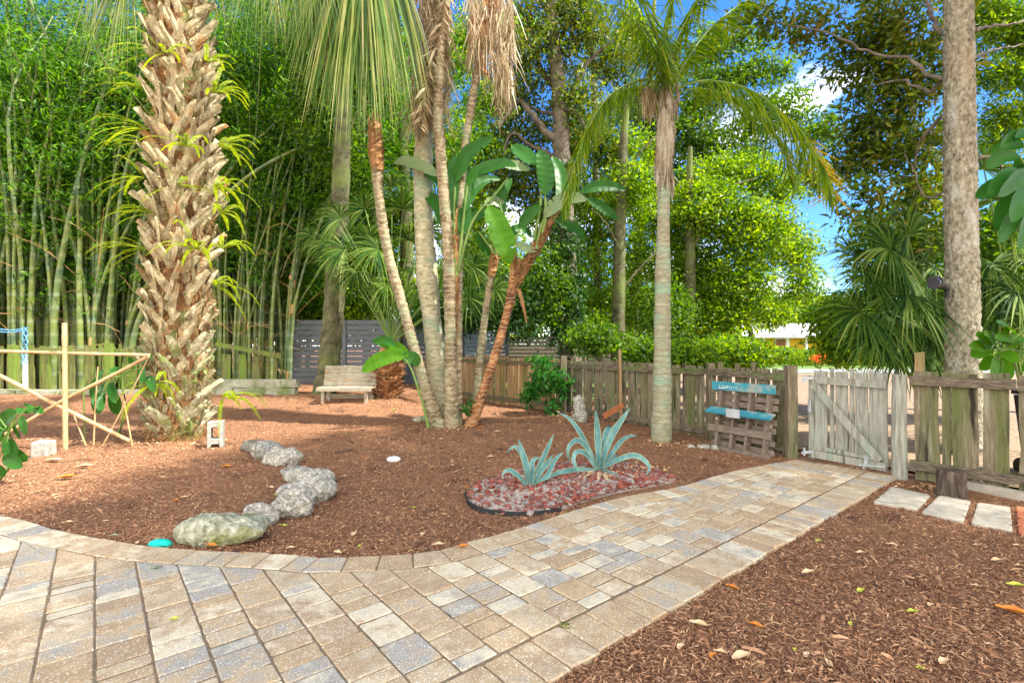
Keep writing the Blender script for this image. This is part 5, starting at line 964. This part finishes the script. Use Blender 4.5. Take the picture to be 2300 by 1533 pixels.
fanplant('palmetto', 'pale silvery palmetto fans right of the rough trunk', 7.6, [(2230,590,(.2,-.5,-.8),.85),(2215,640,(-.3,-.5,-.8),.8),(2290,660,(-.5,-.6,-.4),.9),(2270,520,(-.4,-.4,.7),.8),(2250,700,(-.4,-.6,-.5),.9),(2320,600,(-.8,-.4,.3),.9),(2310,470,(-.6,-.3,.4),.8),(2240,450,(.1,-.4,.9),.7),(2330,740,(-.9,-.4,0),.9),(2210,380,(.3,-.2,.8),.7),(2260,770,(-.5,-.5,-.1),.7)], A(2290, 860, 8.3), 'fan_leaf', w=.016, nseg=50)
cf = thing('chinese_fan_palm', G(868, 893), 'fan palm with shaggy brown trunk foot and long-stalked dark fans behind the cluster', 'palm')
rb = G(868, 893); m = MB(); tube(m, [rb+[0,0,-.05], rb+[0,0,.35], rb+[0,0,.75], A(880, 760, rb[1])], [.16, .28, .24, .12], seg=16, n=14, wob=.08)
n = 420; a = rng.random(n)*6.28; zz = rng.random(n)*.9; o_ = np.c_[np.cos(a), np.sin(a), np.zeros(n)]; fiberstrips(m, rb+o_*.22+np.c_[zz*0, zz*0, zz], nrm(o_*.8+[0, 0, .7]+rng.normal(size=(n, 3))*.3), .2+.15*rng.random(n), .02, droop=.1); m.build('trunk', M['redtrunk'], cf)
rt_ = A(880, 770, rb[1])
for hx, hy, ax, rr in [(905,470,(-.1,-.4,1),1.05),(850,560,(-.6,-.6,-.1),1.0),(775,560,(-1,-.3,.1),1.0),(735,545,(-1,-.2,.1),.7),(830,540,(-.3,-.3,1),.8),(960,520,(.3,-.4,.9),1.0),(1000,590,(.8,-.5,.2),1.0),(1060,600,(.9,-.3,.2),.9),(930,600,(.2,-.8,-.2),.8),(800,610,(-.3,-.7,-.7),.85),(1050,670,(.9,-.4,-.1),.8),(880,420,(-.3,-.2,1),.7),(765,490,(-.7,-.3,.7),.75),(1090,560,(.8,-.2,.5),.7),(700,530,(-1,-.1,.3),.6),(740,470,(-.1,-.2,1),.5),(920,540,(.2,-.4,1),.9),(980,450,(.3,-.2,1),.8),(1020,540,(.6,-.4,.8),.9),(870,640,(-.2,-.8,-.3),.9),(950,640,(.3,-.8,-.2),.9),(1110,650,(1,-.3,.1),.7),(820,470,(-.4,-.3,.9),.8)]:
    m = MB(); fan(m, A(hx, hy, rb[1]+random.uniform(-.5, .6)), nrm(np.array(ax, float)), nrm(np.array([0, -.9, .5])), rr*.95, nseg=50, spread=105, droop=.4, w=.022, stemfrom=rt_, mir=1, sr=.014); m.build('frond', [M['fan_leaf'], M['petiole']], cf)
o = thing('hanging_fan_palm', A(1330, 800, 16)*[1,1,0], 'thin far palm whose dark fans hang at the top right of the ivy-clad tree', 'palm'); m = MB(); tube(m, P3([(1345,850),(1340,500),(1335,200),(1330,110)], 16.5), [.13,.12,.1,.1], seg=10, n=20); m.build('trunk', M['darkbark'], o)
for hx, hy, ax in [(1320,130,(-.1,-.3,-1)),(1300,150,(-.4,-.3,-.8)),(1345,150,(.4,-.3,-.9)),(1330,100,(.1,-.2,1)),(1350,120,(.8,-.2,.4)),(1305,105,(-.8,-.2,.5))]: m = MB(); fan(m, A(hx, hy, 16), ax, [0, -.9, .4], .95, nseg=40, spread=70, droop=.5, w=.03, stemfrom=A(1330, 110, 16.5), mir=1); m.build('frond', [M['leaf_dark'], M['petiole']], o)
# ---------------- shrubs and vines inside the yard
def bush(label, cs, Y_, mat, n, per, size, base, asp=.6, sig=.08, stems=3, name='leafy_shrub'):
    o = thing(name, base, label, 'shrub'); m = clumps(cs, n, per, sig, Y_, None, size, asp=asp, droopy=.5); m.build('foliage', M[mat], o); m = MB()
    for _ in range(stems): c_ = random.choice(cs); tube(m, [np.asarray(base), (np.asarray(base)+A(c_[0], c_[1], Y_))/2+rng.normal(size=3)*.04, A(c_[0], c_[1], Y_)], [.014, .01, .006], seg=6, n=8)
    m.build('stem', M['darkbark'], o); return o
bush('glossy green vine shrub hanging on the fence in the middle', [(1225,850,45,40),(1195,880,28,28),(1262,870,22,30),(1240,915,20,25),(1215,820,30,18)], 10.7, 'broad', 70, 12, .13, G(1240, 935), asp=.65)
bush('small green seedling at the foot of the rusty leaning stem', [(1052,915,9,22)], 9.0, 'broad', 10, 8, .08, G(1052, 940), sig=.04)
def bigleaves(name, label, Y_, lst, base, mat, wr=.5):
    o = thing(name, base, label, 'plant')
    for (x0, y0, x1, y1) in lst:
        m = MB(); L_ = math.hypot(x1-x0, y1-y0); mid = ((x0+x1)/2+random.gauss(0, .05*L_), (y0+y1)/2-L_*.12); blade(m, [(x0, y0), mid, (x1, y1)], L_*wr*.5, Y_, random.uniform(-.25, .25), V=.25, m=14, across=5, tilt=(random.gauss(.1, .4), -1, random.gauss(.4, .3))); m.build('leaf', M[mat], o, smooth=True)
    m = MB(); xs_ = sum(l[0] for l in lst)/len(lst); ys_ = sum(l[1] for l in lst)/len(lst); b_ = np.asarray(base, float)
    tube(m, [b_, (b_+A(xs_, ys_, Y_))/2+[.05, .1, 0], A(xs_, ys_, Y_)], [.02, .014, .01], seg=6, n=10)
    for (x0, y0, x1, y1) in lst: tube(m, [A(xs_, ys_, Y_), A(x0, y0, Y_)], [.008, .005], seg=5)
    m.build('stem', M['petiole'], o, smooth=True); return o
bigleaves('glossy_leaf_shrub', 'glossy green leafy plant at the left edge beside the trellis', 5.2, [(40,925,-5,975),(35,930,75,915),(30,945,45,985),(45,935,60,975),(20,960,-20,1000),(15,985,30,1030),(0,1000,-30,1040),(10,1020,60,1035),(60,915,100,925),(0,960,20,1010),(0,940,-30,920),(5,1030,50,1050),(-5,1040,10,1070)], G(-10, 1085), 'broad', .6)
bigleaves('leafy_stalk_plant', 'leafy green plant between the trellis and the boot-covered palm', 7.6, [(240,850,225,890),(245,860,262,905),(245,840,270,825),(235,830,220,870),(320,815,345,800),(318,825,322,860),(215,850,205,895),(300,830,290,800),(330,845,350,880),(232,880,222,930),(250,880,262,930)], G(262, 985), 'broad', .5)
bigleaves('overhanging_branch', 'bright green large-leaved branch entering at the right edge above the fence', 4.2, [(2300,330,2225,345),(2300,300,2245,330),(2290,350,2215,380),(2310,360,2250,400),(2290,385,2215,435),(2320,390,2240,440),(2310,430,2240,520),(2320,420,2270,500),(2300,470,2240,545),(2325,470,2285,560),(2330,340,2290,400),(2340,300,2280,310),(2290,420,2190,445)], A(2400, 780, 4.4), 'broad', .42)
bigleaves('broad_leaf_shrub', 'bright green broad-leaved shrub leaning over the fence at the right', 5.4, [(2230,790,2180,800),(2235,800,2200,830),(2240,800,2225,850),(2250,800,2265,855),(2245,790,2285,815),(2240,780,2210,750),(2260,780,2300,760),(2280,750,2240,725),(2290,760,2330,790),(2250,775,2260,730),(2300,740,2340,720),(2215,785,2175,775),(2240,810,2250,865),(2225,780,2190,750),(2300,790,2310,840),(2275,770,2235,760)], G(2250, 1090), 'broadlight', .6)
# ---------------- bamboo
# unseen tree added out of frame on the right to shade the patio
st_ = thing('added_shade_tree', (9.5, 3.5, 0), 'large unseen tree added beyond the fence end on the right to shade the patio', 'tree')
m = MB(); tube(m, [(9.5, 3.5, -.1), (9.4, 3.5, 3), (9, 3.9, 7), (8.5, 4.2, 11)], [.35, .28, .22, .1], seg=14, n=24, wob=.03)
for k in range(7): a = k*.9; tube(m, [(9.1, 3.8, 6+k*.5), (9.1+1.6*math.cos(a), 3.8+1.6*math.sin(a), 7.6+k*.5), (9+3.4*math.cos(a), 4+3.4*math.sin(a), 8.8+k*.5)], [.12, .08, .03], seg=7, n=10)
m.build('trunk', M['mossbark'], st_, smooth=True)
n = 1700; q = nrm(rng.normal(size=(n, 3)))*(rng.random((n, 1))**.4); cc = np.array([7.6, 3.0, 11.2])+q*[4.6, 5.4, 2.2]
P = np.repeat(cc, 22, 0)+rng.normal(size=(n*22, 3))*.28; m = MB(); leaves(m, P, rdir(n*22, -.2), rdir(n*22, .8), .2, .1); m.build('crown', M['leaf_green'], st_)
def bamboo(label, x0, x1, Y0, n, lean, rad, seedf, dens, top=-60, lo=760):
    o = thing('bamboo_clump', A((x0+x1)/2, 860, Y0)*[1,1,0]+[0,0,0], label, 'bamboo', 'bamboo clumps along the left'); tips = []
    xs_ = np.sort(x0+(x1-x0)*rng.random(n))
    for k, x in enumerate(xs_):
        Yk = Y0+random.uniform(-.9, .9); f = (x-x0)/(x1-x0)-.5; ln = lean+f*1.1+random.gauss(0, .30); b = A(x, 800, Yk); b[2] = .1; Hh = random.uniform(8, 12)
        if random.random() < .12: ln += random.choice([-1.6, 1.8])
        P = [b+np.array([0, 0, -.1]), b+[ln*.08*Hh*.3, 0, Hh*.3], b+[ln*.20*Hh*.75, random.gauss(0, .3), Hh*.7], b+[ln*.31*Hh, random.gauss(0, .8), Hh*.97]]
        r_ = rad*random.uniform(.6, 1.2); m = MB(); C = curve(P, 34); rr = np.linspace(r_, r_*.3, 34)*(1+.07*(np.arange(34) % 2)); tube(m, C, rr, seg=8, cap=False); m.build('culm', M['culm'], o, smooth=True)
        tips.append(C)
    m = MB()
    for _ in range(int(n*.3)):   # dry sheaths and cut stubs low on the culms
        C = random.choice(tips); i = random.randint(2, 10); tube(m, [C[i], C[i]+nrm(C[i+1]-C[i])*random.uniform(.1, .3)], [rad*1.15, rad*1.05], seg=8, cap=False)
    m.build('sheath', M['culmsheath'], o)['kind'] = 'stuff'
    mt = MB()      # thin side twigs low down
    for _ in range(int(n*.7)):
        C = random.choice(tips); i = random.randint(2, 16); d = nrm(np.array([random.gauss(0, 1), -.4, random.gauss(.3, .5)])); L_ = random.uniform(.8, 2.4); tube(mt, [C[i], C[i]+d*L_*.5+[0, 0, .1], C[i]+d*L_-[0, 0, .15]], [.010, .007, .003], seg=4, n=6, cap=False)
    mt.build('twigs', M['culmsheath'], o)['kind'] = 'stuff'
    Ps, Ds = [], []
    for C in tips:
        for _ in range(dens):
            i = int(34*(.25+.75*random.random()**.7)); i = min(33, i); s = (i/34)
            c_ = C[i]+rng.normal(size=3)*[.6, .5, .4]*(.5+s)+[0, .55, 0]; k = 24
            if c_[2] < 4.2 and random.random() < .55: continue
            Ps.append(c_+rng.normal(size=(k, 3))*[.20, .20, .12]); ax = rdir(1)*[1, 1, .4]; Ds.append(nrm(ax+rng.normal(size=(k, 3))*.5+[0, 0, -.35]))
    P, D = np.vstack(Ps), np.vstack(Ds); mb = MB(); leaves(mb, P, D, rdir(len(P), .7), .13+.09*rng.random(len(P)), .028+.014*rng.random(len(P)), fold=.1); mb.build('foliage', M['bamboo_leaf'], o)
bl_ = [('bamboo clump at the far left edge with thick blue-green culms', -190, 120, 13.9, 84, -.2, .075, 60), ('bamboo clump left of the boot-covered palm, thick leaning culms', 90, 330, 14.2, 90, .1, .070, 60), ('bamboo clump directly behind the boot-covered palm', 300, 480, 15.2, 70, .0, .064, 60), ('bamboo clump with dark slender culms right of the boot-covered palm', 460, 650, 14.8, 98, .22, .048, 56),
       ('rear bamboo thicket seen dark behind the left clumps', -300, 700, 18.5, 98, .1, .06, 110)]
for lb, a, b, Y_, n, ln, r_, d in bl_: bamboo(lb, a, b, Y_, n, ln, r_, 0, d)
